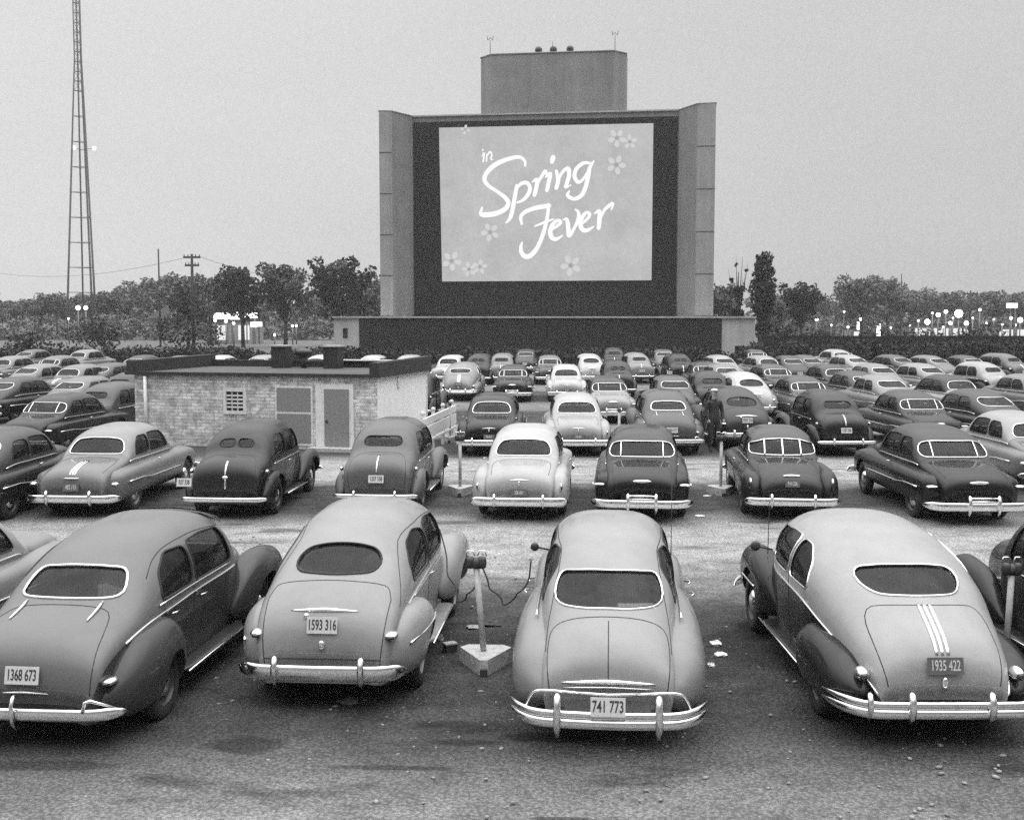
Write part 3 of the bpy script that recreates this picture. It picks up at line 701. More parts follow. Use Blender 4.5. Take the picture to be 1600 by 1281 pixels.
        S['bumper'] = dict(hw=.90, z=.40, h=.075, dy=.13, wrap=.16, bow=.03, guards=[(.40, .15, .032)])
        S['orn'] = [('divider', -.36, 1.11, -.35, 1.41, .016), ('divider', 0, 1.10, 0, 1.42, .02), ('divider', .36, 1.11, .35, 1.41, .016), ('handle', 0, .86, .17, .028), ('plate', .73, .27, .13, '914 226', -.1, 0), ('handles_side', -.2, .93, .85)]
    if kind == 'fast':
        S['name'] = 'fastback_sedan'
        S['prof'] = [(-2.50, .50, .50, .42, 3), (-2.56, .64, .56, .5, 3), (-2.52, .78, .60, .6, 2.7), (-2.38, .92, .62, .68, 2.6), (-2.05, 1.06, .65, .80, 2.5), (-1.65, 1.22, .68, .90, 2.6), (-1.25, 1.38, .70, .97, 2.7), (-.85, 1.52, .71, 1.0, 2.9), (-.3, 1.62, .72, 1.0, 3.1), (.25, 1.63, .72, 1.0, 3.1), (.6, 1.57, .715, 1.0, 3), (.78, 1.48, .71, 1.0, 2.9), (.95, 1.32, .70, .98, 2.8), (1.14, 1.13, .67, .95, 2.7)] + NOSE2
        S['top_cabin_only'] = (-9, 1.14); S['windows'][0] = ('rear', [(-.48, 1.21), (.48, 1.21), (.54, 1.30), (.44, 1.43), (-.44, 1.43), (-.54, 1.30)]); S['belt'] = [(-1.4, 1.0, .012)]
        S['seams'] = [('rear', [(-.52, .6), (-.56, .85), (-.5, 1.08), (-.25, 1.17), (.25, 1.17), (.5, 1.08), (.56, .85), (.52, .6)])]
        S['orn'] = [('plate', .70, .30, .15, '663 047', .12, 0), ('handle', 0, .60, .10, .015), ('handles_side', -.2, .93, .87)]
    return S
def spec_38(split=True):
    S = spec_ford(); S['name'] = 'sedan'
    S['prof'] = [(-2.22, .44, .52, .38, 3), (-2.26, .60, .60, .5, 3), (-2.24, .85, .64, .66, 3), (-2.16, 1.02, .66, .78, 2.8), (-1.98, 1.13, .68, .88, 2.7), (-1.72, 1.20, .69, .92, 2.7), (-1.55, 1.29, .695, .95, 2.7), (-1.38, 1.47, .70, .97, 2.8), (-1.0, 1.66, .705, .98, 2.9), (-.4, 1.75, .71, .99, 3), (.2, 1.75, .71, 1.0, 3), (.58, 1.68, .70, 1.0, 2.9), (.72, 1.58, .69, 1.0, 2.9), (.84, 1.40, .68, 1.0, 2.8), (.98, 1.16, .62, .97, 2.6), (1.3, 1.14, .46, .9, 2.3), (1.9, 1.10, .32, .8, 2.2), (2.2, 1.0, .24, .7, 2.2), (2.3, .7, .18, .55, 2.2), (2.33, .5, .15, .42, 2.4)]
    if split:
        S['windows'] = [('rear', [(-.03, 1.33), (-.30, 1.32), (-.36, 1.38), (-.29, 1.47), (-.03, 1.485)]), ('rear', [(.03, 1.33), (.30, 1.32), (.36, 1.38), (.29, 1.47), (.03, 1.485)])]
    else:
        S['windows'] = [('rear', [(-.34, 1.31), (.34, 1.31), (.40, 1.38), (.34, 1.49), (-.34, 1.49), (-.40, 1.38)])]
    S['windows'] += [('side', [(-1.18, 1.10), (-.46, 1.10), (-.46, 1.52), (-.9, 1.52), (-1.14, 1.34)]), ('side', [(-.38, 1.10), (.64, 1.10), (.50, 1.52), (-.38, 1.54)]),
        ('front', [(.02, 1.18), (.48, 1.18), (.45, 1.48), (.02, 1.52)]), ('front', [(-.02, 1.18), (-.48, 1.18), (-.45, 1.48), (-.02, 1.52)])]
    S['pods'] = [dict(name='rear_fender', rows=[(-2.18, .72, .12, .30, .56), (-1.9, .74, .15, .28, .78), (-1.45, .75, .155, .28, .86), (-1.05, .74, .13, .30, .78), (-.75, .72, .08, .30, .5)], r0=.3, r1=.3, n=2.2, arch=[-1.4]),
                 dict(name='front_fender', rows=[(.65, .70, .09, .30, .44), (.95, .70, .14, .30, .68), (1.35, .70, .19, .30, .88), (1.8, .70, .2, .34, .93), (2.2, .68, .18, .44, .86)], r0=.2, r1=.4, n=2.2, arch=[1.5])]
    S['wheels'] = (-1.4, 1.5, .72, .37); S['cabw'] = .69; S['gasket'] = 'seam'; S['chk'] = 2; S['trim_r'] = .010; S['seat_y'] = (-.95, .1); S['shelf'] = (-1.5, -1.1)
    S['belt'] = [(-1.3, .85, .011)]; S['sidetrim'] = []; S['board'] = (-.85, .8, .76)
    S['seams'] = [('rear', [(-.54, .56), (-.58, .9), (-.52, 1.13), (-.3, 1.20), (.3, 1.20), (.52, 1.13), (.58, .9), (.54, .56)]), ('side', [(-.42, 1.5), (-.42, .5)])]
    S['bumper'] = dict(hw=.84, z=.42, h=.045, dy=.18, wrap=.12, bow=.03, guards=[] if split else [(.4, .12, .025)])
    S['lights'] = [dict(x=.74, z=.90, y=-1.95, r=(.03, .035), len=.09)]
    S['orn'] = ([('strip', [(0, .6, .78), (0, .84, 1.10)], .022), ('handle', 0, .82, .06, .03)] if split else [('strip', [(0, .86, 1.16)], .016), ('plate', .74, .30, .15, '1207 558', .12, 0)]) + [('handles_side', -.2, .93, .71)]
    if split: S['orn'].append(('plate', .72, .29, .16, '927 338', .12, 0, -2.25)); S['plate_x'] = -.80
    S['visor'] = False
    return S

SPECS = {'ford': spec_ford(), 'olds': spec_olds(), 'hudson': spec_hudson(), 'pont48': spec_pont48(), 'pont50': spec_mod(), 'chevy': spec_mod('chevy'),
         'merc': spec_mod('merc'), 'stude': spec_mod('stude'), 'fast': spec_mod('fast'), 's38': spec_38(True), 's39': spec_38(False)}
for S_ in SPECS.values(): make_car(S_)
GROUP = 'cars parked in rows facing the screen'
def tint(o, a, b):
    o.color = (a, b if b is not None else a, a, 1)
    for c in o.children: tint(c, a, b)
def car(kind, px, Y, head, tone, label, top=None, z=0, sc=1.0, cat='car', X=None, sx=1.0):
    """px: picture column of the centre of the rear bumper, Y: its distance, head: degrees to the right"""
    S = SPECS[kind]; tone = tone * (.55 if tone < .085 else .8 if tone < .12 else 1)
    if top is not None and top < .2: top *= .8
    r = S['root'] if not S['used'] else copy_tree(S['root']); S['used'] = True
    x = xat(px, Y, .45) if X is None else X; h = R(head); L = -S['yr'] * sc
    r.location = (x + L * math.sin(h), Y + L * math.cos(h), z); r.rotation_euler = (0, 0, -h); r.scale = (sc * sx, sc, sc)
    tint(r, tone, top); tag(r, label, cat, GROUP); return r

# ================================================================ the ground
SPOTS = [(*gp(385, 1166)[:2], .35, .22, .45), (*gp(860, 1152)[:2], .55, .13, .4), (*gp(610, 1199)[:2], .5, .06, .5), (*gp(1200, 1010)[:2], .7, 1.0, .6), (*gp(1180, 985)[:2], .25, .5, .5), (*gp(730, 1160)[:2], .35, .08, .55), (*gp(60, 1200)[:2], .8, .12, .6), (*gp(880, 1275)[:2], .25, .04, .4), (*gp(770, 1010)[:2], .7, .9, .75)]
def dirt():
    m, t, b = mat('gravel_dirt')
    tcn = nd(t, 'ShaderNodeTexCoord'); sx = nd(t, 'ShaderNodeSeparateXYZ'); t.links.new(tcn.outputs['Object'], sx.inputs[0])
    big = noise(t, .35, 6, .6); mid = noise(t, 2.2, 6, .62); fine = noise(t, 38, 4, .75); streak = noise(t, 1.0, 5, .6, sc=(.6, 1.4, 1))
    # drive lanes between the rows are worn to pale dust, the parking strips are dark with oil and damp gravel
    yy = math_n(t, 'ADD', sx.outputs[1], math_n(t, 'MULTIPLY', math_n(t, 'SUBTRACT', big, .5), 2.6))
    yy = math_n(t, 'ADD', yy, math_n(t, 'MULTIPLY', math_n(t, 'SUBTRACT', mid, .5), 1.2))
    def band(c, w, s):
        d = math_n(t, 'ABSOLUTE', math_n(t, 'SUBTRACT', yy, c)); return ramp(t, d, w, w + s, 1, 0)
    lane = None
    for c, w, s in ((19.7, 1.4, 2.6), (29.6, 1.5, 1.8), (40.0, 1.6, 1.5), (51, 1.6, 1.5), (64, 1.8, 1.5), (76, 1.5, 2)):
        bnd = band(c, w, s); lane = bnd if lane is None else math_n(t, 'MAXIMUM', lane, bnd)
    near = ramp(t, yy, 10.6, 8.9, 0, .52)
    lane = math_n(t, 'MULTIPLY', lane, ramp(t, sx.outputs[1], 34, 42, 1, .5)); lane = math_n(t, 'MAXIMUM', lane, near)  # farther lanes darkened: shadow among the crowded cars, painted into the colour
    f = math_n(t, 'ADD', .088, math_n(t, 'MULTIPLY', lane, .30))
    f = math_n(t, 'MULTIPLY', f, ramp(t, mid, .3, .7, .72, 1.25)); f = math_n(t, 'MULTIPLY', f, ramp(t, streak, .3, .7, .82, 1.15))
    vo = nd(t, 'ShaderNodeTexVoronoi'); vo.inputs['Scale'].default_value = 26; t.links.new(tcn.outputs['Object'], vo.inputs['Vector'])
    f = math_n(t, 'MULTIPLY', f, ramp(t, fine, .3, .72, .58, 1.42)); f = math_n(t, 'MULTIPLY', f, ramp(t, vo.outputs['Distance'], .1, .7, 1.35, .7))
    t.links.new(grey(t, f), b.inputs['Base Color']); b.inputs['Roughness'].default_value = .95; b.inputs['Specular IOR Level'].default_value = .15
    st2 = noise(t, 1.0, 4, .6, sc=(.28, 8.0, 1)); f = math_n(t, 'MULTIPLY', f, ramp(t, st2, .35, .65, .95, 1.04))
    wob = math_n(t, 'MULTIPLY', math_n(t, 'SUBTRACT', noise(t, 3.0, 5, .7), .5), 1.3)      # damp oily patches, each with its own outline
    for (qx, qy, rx, ry, dk) in SPOTS:
        dx_ = math_n(t, 'DIVIDE', math_n(t, 'SUBTRACT', sx.outputs[0], qx), rx); dy_ = math_n(t, 'DIVIDE', math_n(t, 'SUBTRACT', sx.outputs[1], qy), ry)
        d_ = math_n(t, 'SQRT', math_n(t, 'ADD', math_n(t, 'MULTIPLY', dx_, dx_), math_n(t, 'MULTIPLY', dy_, dy_))); f = math_n(t, 'MULTIPLY', f, ramp(t, math_n(t, 'ADD', d_, wob), .75, 1.15, dk, 1))
    pa = noise(t, .9, 4, .5, sc=(.6, 1.6, 1)); f = math_n(t, 'MULTIPLY', f, ramp(t, pa, .60, .68, 1, .5)); t.links.new(grey(t, f), b.inputs['Base Color'])
    h = math_n(t, 'ADD', math_n(t, 'SUBTRACT', fine, vo.outputs['Distance']), math_n(t, 'MULTIPLY', mid, 2.0)); bump(t, b, h, 1.0, .035)
    return m
M['dirt'] = dirt()
M['grass'] = simple('field_grass', .085, .95, var=.45, nsc=.5, bmp=.4)
rng = np.random.RandomState(3)
def fbm(x, y, o=5):
    s = 0; a = 1
    for k in range(o):
        f = .35 * 2**k; s = s + a * np.sin(x * f * 1.3 + 1.7 * k + 1.1 * np.sin(y * f * .9 + k)) * np.cos(y * f * 1.1 + 2.3 * k + .8 * np.sin(x * f * .7)); a *= .5
    return s
def grid(xs, ys, amp):
    X, Yg = np.meshgrid(xs, ys); Z = fbm(X, Yg) * amp
    edge = np.minimum(np.minimum(X - xs[0], xs[-1] - X), np.minimum(Yg - ys[0], ys[-1] - Yg)); Z *= np.clip(edge / 2, 0, 1)
    v = np.stack([X, Yg, Z], -1).reshape(-1, 3); nx = len(xs)
    f = [(j * nx + i, j * nx + i + 1, (j + 1) * nx + i + 1, (j + 1) * nx + i) for j in range(len(ys) - 1) for i in range(nx - 1)]
    return v, f
mb = MB(); v, f = grid(np.linspace(-16, 16, 200), np.linspace(4, 30, 180), .018)
mb.add(v, f, 'dirt')
x0, x1, y0, y1 = -16, 16, 4, 30
for (a, b, c, d) in ((-90, x0, -20, 96), (x1, 90, -20, 96), (x0, x1, -20, y0), (x0, x1, y1, 96)):
    mb.add([(a, c, 0), (b, c, 0), (b, d, 0), (a, d, 0)], [(0, 1, 2, 3)], 'dirt')
tag(mb.build('ground', fix=False), kind='structure')
mb = MB(); mb.add([(-1500, 96, -.02), (1500, 96, -.02), (1500, 2500, -.02), (-1500, 2500, -.02)], [(0, 1, 2, 3)], 'grass')
mb.add([(-1500, -20, -.02), (-90, -20, -.02), (-90, 96, -.02), (-1500, 96, -.02)], [(0, 1, 2, 3)], 'grass')
mb.add([(90, -20, -.02), (1500, -20, -.02), (1500, 96, -.02), (90, 96, -.02)], [(0, 1, 2, 3)], 'grass')
tag(mb.build('field', fix=False), kind='structure')
# loose stones
M['stone'] = simple('stone', .26, .95, var=.5, nsc=3)
mb = MB()
for i in range(2200):
    y = 7.5 + 15 * rng.rand() ** 1.5; x = (rng.rand() - .5) * (y * .95 + 3); s = .006 + .02 * rng.rand() ** 4
    T = Matrix.Translation((x, y, s * .3)) @ Matrix.Rotation(rng.rand() * 6, 4, 'Z')
    mb.ell((0, 0, 0), (s * (1 + rng.rand()), s, s * .7), 'stone', 5, 3, T)
tag(mb.build('gravel', fix=False), kind='stuff', label='small loose stones scattered over the dirt')

# ================================================================ the screen tower
TA = R(8); TC = Vector((xat(853, 115, 15), 115, 0)); TU = Vector((math.cos(TA), -math.sin(TA), 0)); TN = Vector((-math.sin(TA), -math.cos(TA), 0))  # TN faces the cars
def tp(px, py, dn=0.0):
    """local (u, z) on the plane dn metres in front of the screen wall"""
    o = TC + TN * dn; d = ray(px, py); k = (o - CAM).dot(TN) / d.dot(TN); p = CAM + d * k
    return ((p - o).dot(TU), p.z)
tower = empty('screen_tower', TC, -TA)
tag(tower, 'tall grey drive-in screen tower with angled side wings and a block on top', 'screen tower')
def stained(name, v, rough=.8):
    m, t, b = mat(name); n = noise(t, .5, 6, .6); s = noise(t, 1.0, 5, .6, sc=(1.6, 1.6, .08)); fi = noise(t, 9, 4, .7)
    f = math_n(t, 'MULTIPLY', ramp(t, n, .3, .7, v * .88, v * 1.1), ramp(t, s, .3, .7, .84, 1.12)); f = math_n(t, 'MULTIPLY', f, ramp(t, fi, .3, .7, .94, 1.06))
    t.links.new(grey(t, f), b.inputs['Base Color']); b.inputs['Roughness'].default_value = rough; return m
M['tw'] = stained('tower_cladding', .22); M['tw_front_lit'] = stained('tower_wing_face_lit', .31); M['tw_dark'] = stained('screen_surround', .006); M['tw_top'] = stained('tower_top', .24)
M['cap'] = stained('capstone', .42); M['tw_base'] = stained('stage_wall', .010)
M['joint'] = simple('joint_line', .05, .9)
def tpx(px, dn=0, z=15): return tp(px, 300, dn)[0]
zt = tp(853, 178)[1]; wn = 2.6
uL, uR = tpx(646), tpx(1059); uL1, uR1 = tpx(613, wn), tpx(1088, wn); uL0, uR0 = tpx(593, wn), tpx(1117, wn)
zw = tp(1088, 162, wn)[1]
mb = MB()
mb.box(uL, uR, .0, 3.0, 0, zt, 'tw')
mb.build('tower_wall', tower)
mb = MB(); mb.box(uL + .05, uR - .05, -.12, -.005, 3.0, tp(853, 187)[1], 'tw_dark'); mb.build('screen_surround', tower)
for uo, ui, ub in ((uL0, uL1, uL), (uR0, uR1, uR)):
    s = 1 if uo > 0 else -1
    poly = [(uo, -wn), (ui, -wn), (ub, -.02), (ub, 3.0), (uo, 3.0)]
    if s > 0: poly = poly[::-1]
    mb = MB(); n = 5; zts = [zw, zw, zt + .05, zt + .05, zw]
    if s > 0: zts = zts[::-1]
    v = [(x, y, 0) for x, y in poly] + [(x, y, z) for (x, y), z in zip(poly, zts)]
    fs = [(i, (i + 1) % n, n + (i + 1) % n, n + i) for i in range(n)] + [tuple(range(n, 2 * n))]
    mats = ['tw_front_lit' if abs(poly[i][1] + wn) < .01 and abs(poly[(i + 1) % n][1] + wn) < .01 else 'tw' for i in range(n)] + ['tw']  # front faces take a lighter cladding tone, painting in the light on them
    mb.add(v, fs, mats, False); w = mb.build('tower_wing', tower)
    mb = MB()
    mb.tube([(a[0], a[1], z + .03) for a, z in zip(poly, zts)][0:5], .08, 'cap', 6, True); mb.build('coping', w)
    for k in range(1, 6):
        z = zw * k / 6.0; MB().box(min(uo, ui), max(uo, ui), -wn - .03, -wn - .002, z, z + .05, 'joint').build('panel_joint', w)
mb = MB(); mb.box(uL, uR, -.16, .1, zt - .02, zt + .12, 'cap'); mb.build('coping', tower)
# block on top
tz0, tz1 = zt, tp(860, 84, -.5)[1]; a0, a1, a2, a3 = tpx(749, -.5), tpx(767, -.1), tpx(957, -.1), tpx(976, -.5)
mb = MB(); poly = [(a0, 1.6), (a1, .3), (a2, .3), (a3, 1.6), (a3, 4.6), (a0, 4.6)]
mb.prism(poly, tz0 - .02, tz1, 'tw_top'); tb = mb.build('tower_top', tower)
mb = MB(); mb.tube([(x, y, tz1 + .04) for x, y in poly], .09, 'tw', 6, True); mb.build('coping', tb)
for px in (840, 863, 889):
    u = tpx(px, -.6); o = MB().ell((u, 1.2, tz1 + .5), (.36, .42, .36), 'iron', 14, 10); o.tube([(u, 1.2, tz1), (u, 1.2, tz1 + .3)], .06, 'iron'); o.build('floodlight', tb)
for px, h in ((765, 1.5), (862, 1.2), (959, 1.6)):
    u = tpx(px, -.3); hh = h
    o = MB().tube([(u, .8, tz1), (u, .8, tz1 + hh)], .035, 'steel').build('mast', tb)
    if px != 862: MB().tube([(u - .3, .8, tz1 + hh + .4), (u - .22, .8, tz1 + hh), (u, .8, tz1 + hh + .25), (u + .22, .8, tz1 + hh), (u + .3, .8, tz1 + hh + .4)], .05, 'steel').build('finial', o)
# the picture on the screen
def scr_mat():
    m, t, b = mat('projected_picture'); n = noise(t, .25, 4); fi = noise(t, 3.0, 4, .7)
    f = math_n(t, 'MULTIPLY', ramp(t, n, .3, .7, .40, .50), ramp(t, fi, .3, .7, .93, 1.07)); b.inputs['Base Color'].default_value = (.02, .02, .02, 1)
    t.links.new(grey(t, f), b.inputs['Emission Color']); b.inputs['Emission Strength'].default_value = 1.04; return m
M['scr'] = scr_mat(); M['letter'] = emis('projected_letter', 1.0); M['petal'] = emis('projected_petal', .62); M['pistil'] = emis('projected_flower_centre', .33)
SD = .13
cs = [tp(*p, SD) for p in ((691, 440), (1018, 438), (1021, 193), (686, 200))]
v = [(u, -SD - .05, z) for u, z in cs] + [(u, -SD + .008, z) for u, z in cs]
mb = MB(); mb.add(v, [(0, 1, 2, 3), (7, 6, 5, 4), (0, 4, 5, 1), (1, 5, 6, 2), (2, 6, 7, 3), (3, 7, 4, 0)], 'scr', False)
screen = mb.build('screen', tower)
def stroke(pts, ox, oy, sc, m, par, name, lift=.075, it=3):
    P = [((ox + p[0] * sc), (oy + p[1] * sc), p[2] * sc * 1.16) for p in pts]
    # catmull-rom
    Q = []; n = len(P)
    for i in range(n - 1):
        p0, p1, p2, p3 = P[max(0, i - 1)], P[i], P[i + 1], P[min(n - 1, i + 2)]
        for k in range(6):
            s = k / 6.0; Q.append(tuple(.5 * (2 * b + (c - a) * s + (2 * a - 5 * b + 4 * c - d) * s * s + (3 * b - a - 3 * c + d) * s**3) for a, b, c, d in zip(p0, p1, p2, p3)))
    Q.append(P[-1]); L, Rr = [], []
    for i, (x, y, w) in enumerate(Q):
        a = Q[max(0, i - 1)]; b = Q[min(len(Q) - 1, i + 1)]; dx, dy = b[0] - a[0], b[1] - a[1]; d = math.hypot(dx, dy) or 1
        w = abs(w) / 2; L.append((x - dy / d * w, y + dx / d * w)); Rr.append((x + dy / d * w, y - dx / d * w))
    def T(p): u, z = tp(p[0], p[1], SD); return (u, -SD - lift, z)
    n = len(Q); v = [T(p) for p in L] + [T(p) for p in Rr]; f = [(i, i + 1, n + i + 1, n + i) for i in range(n - 1)]
    for q in (Q[0], Q[-1]):     # round pen ends
        o = len(v); r = abs(q[2]) / 2 * .98; v += [tuple(Vector(T((q[0] + r * math.cos(a), q[1] + r * math.sin(a)))) + Vector((0, -.004, 0))) for a in np.linspace(0, 2 * PI, 11)[:-1]]; f.append(tuple(range(o, o + 10)))
    return v, f
def letter(name, strokes, m='letter', lab=None):
    mb = MB()
    for k, s in enumerate(strokes):
        v, f = stroke(s, 740, 180, 240 / 1281., m, screen, name, .075 + .006 * k); mb.add(v, f, m, False)
    o = mb.build(name, screen, fix=False)
letter('letter', [[(430, 425, 14), (428, 385, 20), (385, 352, 24), (300, 365, 30), (190, 410, 34), (112, 480, 32), (92, 540, 30), (125, 590, 26), (200, 640, 24), (265, 690, 30), (290, 735, 32), (262, 785, 34), (190, 820, 36), (110, 832, 38), (62, 825, 28), (72, 770, 12)]])
letter('letter', [[(362, 590, 26), (345, 680, 30), (325, 790, 30), (305, 860, 26), (270, 900, 10)], [(350, 620, 18), (400, 572, 26), (448, 568, 28), (472, 615, 28), (450, 670, 28), (410, 712, 22), (365, 730, 14)]])
letter('letter', [[(490, 560, 10), (528, 538, 26), (525, 600, 30), (508, 668, 28)], [(525, 590, 16), (560, 525, 22), (600, 468, 24), (608, 500, 10)]])
letter('letter', [[(600, 520, 10), (640, 488, 26), (627, 560, 30), (612, 630, 26)], [(664, 355, 36), (654, 392, 30)]])
letter('letter', [[(690, 468, 22), (706, 540, 30), (690, 610, 28)], [(700, 560, 14), (740, 480, 22), (788, 445, 28), (797, 500, 30), (780, 565, 28), (768, 603, 22), (812, 585, 8)]])
letter('letter', [[(962, 400, 20), (912, 403, 26), (858, 450, 28), (842, 510, 28), (868, 558, 28), (905, 545, 20), (950, 480, 18), (985, 400, 16)], [(1003, 385, 10), (970, 440, 26), (955, 520, 30), (930, 615, 30), (898, 672, 30), (840, 700, 26), (785, 672, 26), (800, 632, 10)]])
letter('letter', [[(70, 345, 6), (90, 318, 11), (80, 392, 11)], [(76, 291, 11), (78, 294, 11)]])
letter('letter', [[(112, 328, 9), (108, 385, 11)], [(110, 350, 8), (135, 308, 11), (152, 330, 11), (146, 370, 11), (165, 372, 5)]])
letter('letter', [[(402, 908, 18), (395, 850, 24), (432, 808, 28), (520, 775, 32), (630, 757, 32)], [(627, 750, 26), (615, 850, 24), (590, 960, 28), (545, 1080, 30), (490, 1160, 34), (440, 1182, 34), (402, 1150, 30), (395, 1100, 24), (405, 1062, 12)], [(512, 928, 10), (580, 900, 18), (668, 868, 10)]])
letter('letter', [[(645, 960, 16), (702, 922, 22), (728, 893, 22), (702, 880, 24), (660, 912, 28), (640, 970, 32), (652, 1020, 32), (690, 1035, 26), (742, 1005, 10)]])
letter('letter', [[(748, 872, 10), (778, 872, 26), (790, 940, 32), (797, 1008, 28), (842, 940, 22), (875, 862, 26), (874, 812, 22), (850, 788, 12)]])
letter('letter', [[(900, 910, 16), (952, 862, 22), (968, 827, 22), (940, 815, 24), (902, 860, 30), (892, 920, 32), (915, 960, 32), (955, 958, 26), (1002, 930, 10)]])
letter('letter', [[(1010, 822, 10), (1048, 800, 26), (1050, 870, 32), (1043, 943, 28)], [(1055, 870, 14), (1090, 795, 22), (1130, 757, 24), (1163, 738, 20), (1150, 790, 10)]])
def flower(px, py, r, rot, n=5):
    mb = MB()
    for k in range(n):
        a = rot + 2 * PI * k / n; cx_, cy_ = px + r * .62 * math.cos(a), py + r * .62 * math.sin(a)
        pts = []
        for j in range(10):
            b = 2 * PI * j / 10; q = (cx_ + r * .36 * math.cos(b) * math.cos(a) - r * .26 * math.sin(b) * math.sin(a), cy_ + r * .36 * math.cos(b) * math.sin(a) + r * .26 * math.sin(b) * math.cos(a))
            u, z = tp(q[0], q[1], SD); pts.append((u, -SD - .066, z))
        mb.add(pts, [tuple(range(10))], 'petal', False)
    pts = [(*((lambda t: (t[0], -SD - .072, t[1]))(tp(px + r * .2 * math.cos(b), py + r * .2 * math.sin(b), SD))),) for b in np.linspace(0, 2 * PI, 9)[:-1]]
    mb.add(pts, [tuple(range(8))], 'pistil', False); mb.build('flower', screen, fix=False)
for fx, fy, fr, ro in ((964, 216, 15, .3), (984, 222, 12, .9), (963, 258, 16, .1), (766, 363, 15, .5), (706, 408, 16, .2), (733, 421, 12, .7), (750, 417, 12, 1.1), (892, 415, 17, .5)): flower(fx, fy, fr, ro)
flower(727, 203, 8, .2, 4)
# stage wall in front of the tower
def sp_(px, py): return tp(px, py, 6)
stage = empty('stage_building', TC + TN * 6, -TA); tag(stage, 'long low stage wall below the screen with pale blocks at both ends', 'building')
zc_ = sp_(853, 497)[1]
b0, b1 = sp_(561, 500)[0], sp_(1128, 500)[0]; e0, e1 = sp_(521, 500)[0], sp_(1180, 500)[0]
MB().box(b0, b1, 0, 5.5, 0, zc_, 'tw_base').build('stage_wall', stage)
MB().box(e0 - .1, e1 + .1, -.15, 5.6, zc_ + .01, zc_ + .15, 'cap').build('coping', stage)
M['pale'] = stained('pale_wall', .42); M['hole'] = simple('opening', .012, .9)
for (p, q) in ((e0, b0 - .003), (b1 + .003, e1)):
    o = MB().box(p, q, .1, 5.4, 0, zc_, 'pale').build('end_block', stage)
    if p < 0: MB().box(p + .9, p + 1.35, .04, .098, 1.9, 2.8, 'hole').build('window', o)
    else: MB().box(p + 1.2, p + 2.0, .04, .098, .2, 1.25, 'hole').build('doorway', o)

# ================================================================ the brick building
BA = R(14); BO = Vector((-3.96, 33.7, 0)); bld = empty('projection_building', BO, -BA)   # origin: near right corner, x runs right, y runs back
tag(bld, 'low flat roofed building of pale painted brick with dark parapets', 'building')
BW, BD = 7.75, 4.7
def brick(name, v, dirtv):
    m, t, b = mat(name); tcn = nd(t, 'ShaderNodeTexCoord'); sx = nd(t, 'ShaderNodeSeparateXYZ'); t.links.new(tcn.outputs['Object'], sx.inputs[0])
    cx = nd(t, 'ShaderNodeCombineXYZ'); t.links.new(math_n(t, 'ADD', sx.outputs[0], sx.outputs[1]), cx.inputs[0]); t.links.new(sx.outputs[2], cx.inputs[1])
    br = nd(t, 'ShaderNodeTexBrick'); br.inputs['Scale'].default_value = 1; br.inputs['Brick Width'].default_value = .3; br.inputs['Row Height'].default_value = .1; br.inputs['Mortar Size'].default_value = .012
    br.inputs['Color1'].default_value = (1, 1, 1, 1); br.inputs['Color2'].default_value = (1 - dirtv,) * 3 + (1,); br.inputs['Mortar'].default_value = (1 - dirtv * 1.1,) * 3 + (1,)
    t.links.new(cx.outputs[0], br.inputs['Vector']); n = noise(t, 3.0, 7, .75)
    bwn = nd(t, 'ShaderNodeRGBToBW'); t.links.new(br.outputs[0], bwn.inputs[0])
    f = math_n(t, 'MULTIPLY', bwn.outputs[0], ramp(t, n, .40, .58, v * (1 - dirtv * 1.3), v)); f = math_n(t, 'MULTIPLY', f, ramp(t, noise(t, 14, 5, .8), .35, .65, 1 - dirtv * .6, 1 + dirtv * .3))
    t.links.new(grey(t, f), b.inputs['Base Color']); b.inputs['Roughness'].default_value = .9; bump(t, b, bwn.outputs[0], .5, .02); return m
M['brick'] = brick('painted_brick', .95, .38); M['brickw'] = brick('white_brick', .88, .05); M['roof'] = simple('tar_roof', .07, .95, var=.3, nsc=3, bmp=.4); M['fascia'] = simple('fascia', .025, .7, var=.4); M['door'] = simple('door_paint', .22, .6, var=.15, nsc=20); M['frame'] = simple('door_frame', .72, .6)
mb = MB(); mb.box(-BW, 0, 0, .2, 0, 2.12, 'brick'); mb.build('front_wall', bld)
MB().box(-.2, 0.004, .203, BD, 0, 2.12, 'brickw').build('side_wall', bld); MB().box(-BW, -BW + .2, .203, BD, 0, 2.12, 'brick').build('side_wall', bld); MB().box(-BW, 0, BD + .003, BD + .2, 0, 2.12, 'brick').build('back_wall', bld)
rf = MB().box(-BW + .1, -.1, .05, BD + .1, 2.125, 2.2, 'roof').build('roof', bld)
MB().box(-BW - .25, .2, -.13, .04, 2.13, 2.23, 'fascia').build('gutter', rf)
for xa, xb in ((-.12, .14), (-BW - .2, -BW + .1)):
    v = [(xa, -.1, 2.13), (xb, -.1, 2.13), (xb, BD + .2, 2.13), (xa, BD + .2, 2.13), (xa, -.1, 2.56), (xb, -.1, 2.56), (xb, BD + .2, 2.60), (xa, BD + .2, 2.60)]
    MB().add(v, [(0, 1, 2, 3), (4, 5, 6, 7), (0, 1, 5, 4), (1, 2, 6, 5), (2, 3, 7, 6), (3, 0, 4, 7)], 'fascia', False).build('parapet', rf)
MB().box(-BW + .1, -.12, BD - .02, BD + .2, 2.2, 2.42, 'fascia').build('parapet', rf); MB().box(-3.2, -.4, BD - .1, BD + .25, 2.425, 2.46, 'whitepaint').build('coping', rf)
def bpd(px, dep):     # local x at a picture column, dep metres back in the building
    U = Vector((math.cos(BA), -math.sin(BA), 0)); V = Vector((math.sin(BA), math.cos(BA), 0)); o = BO + V * dep; kk = (px - CX) / F0 * 1.003
    return (kk * o.y - o.x) / (U.x - kk * U.y)
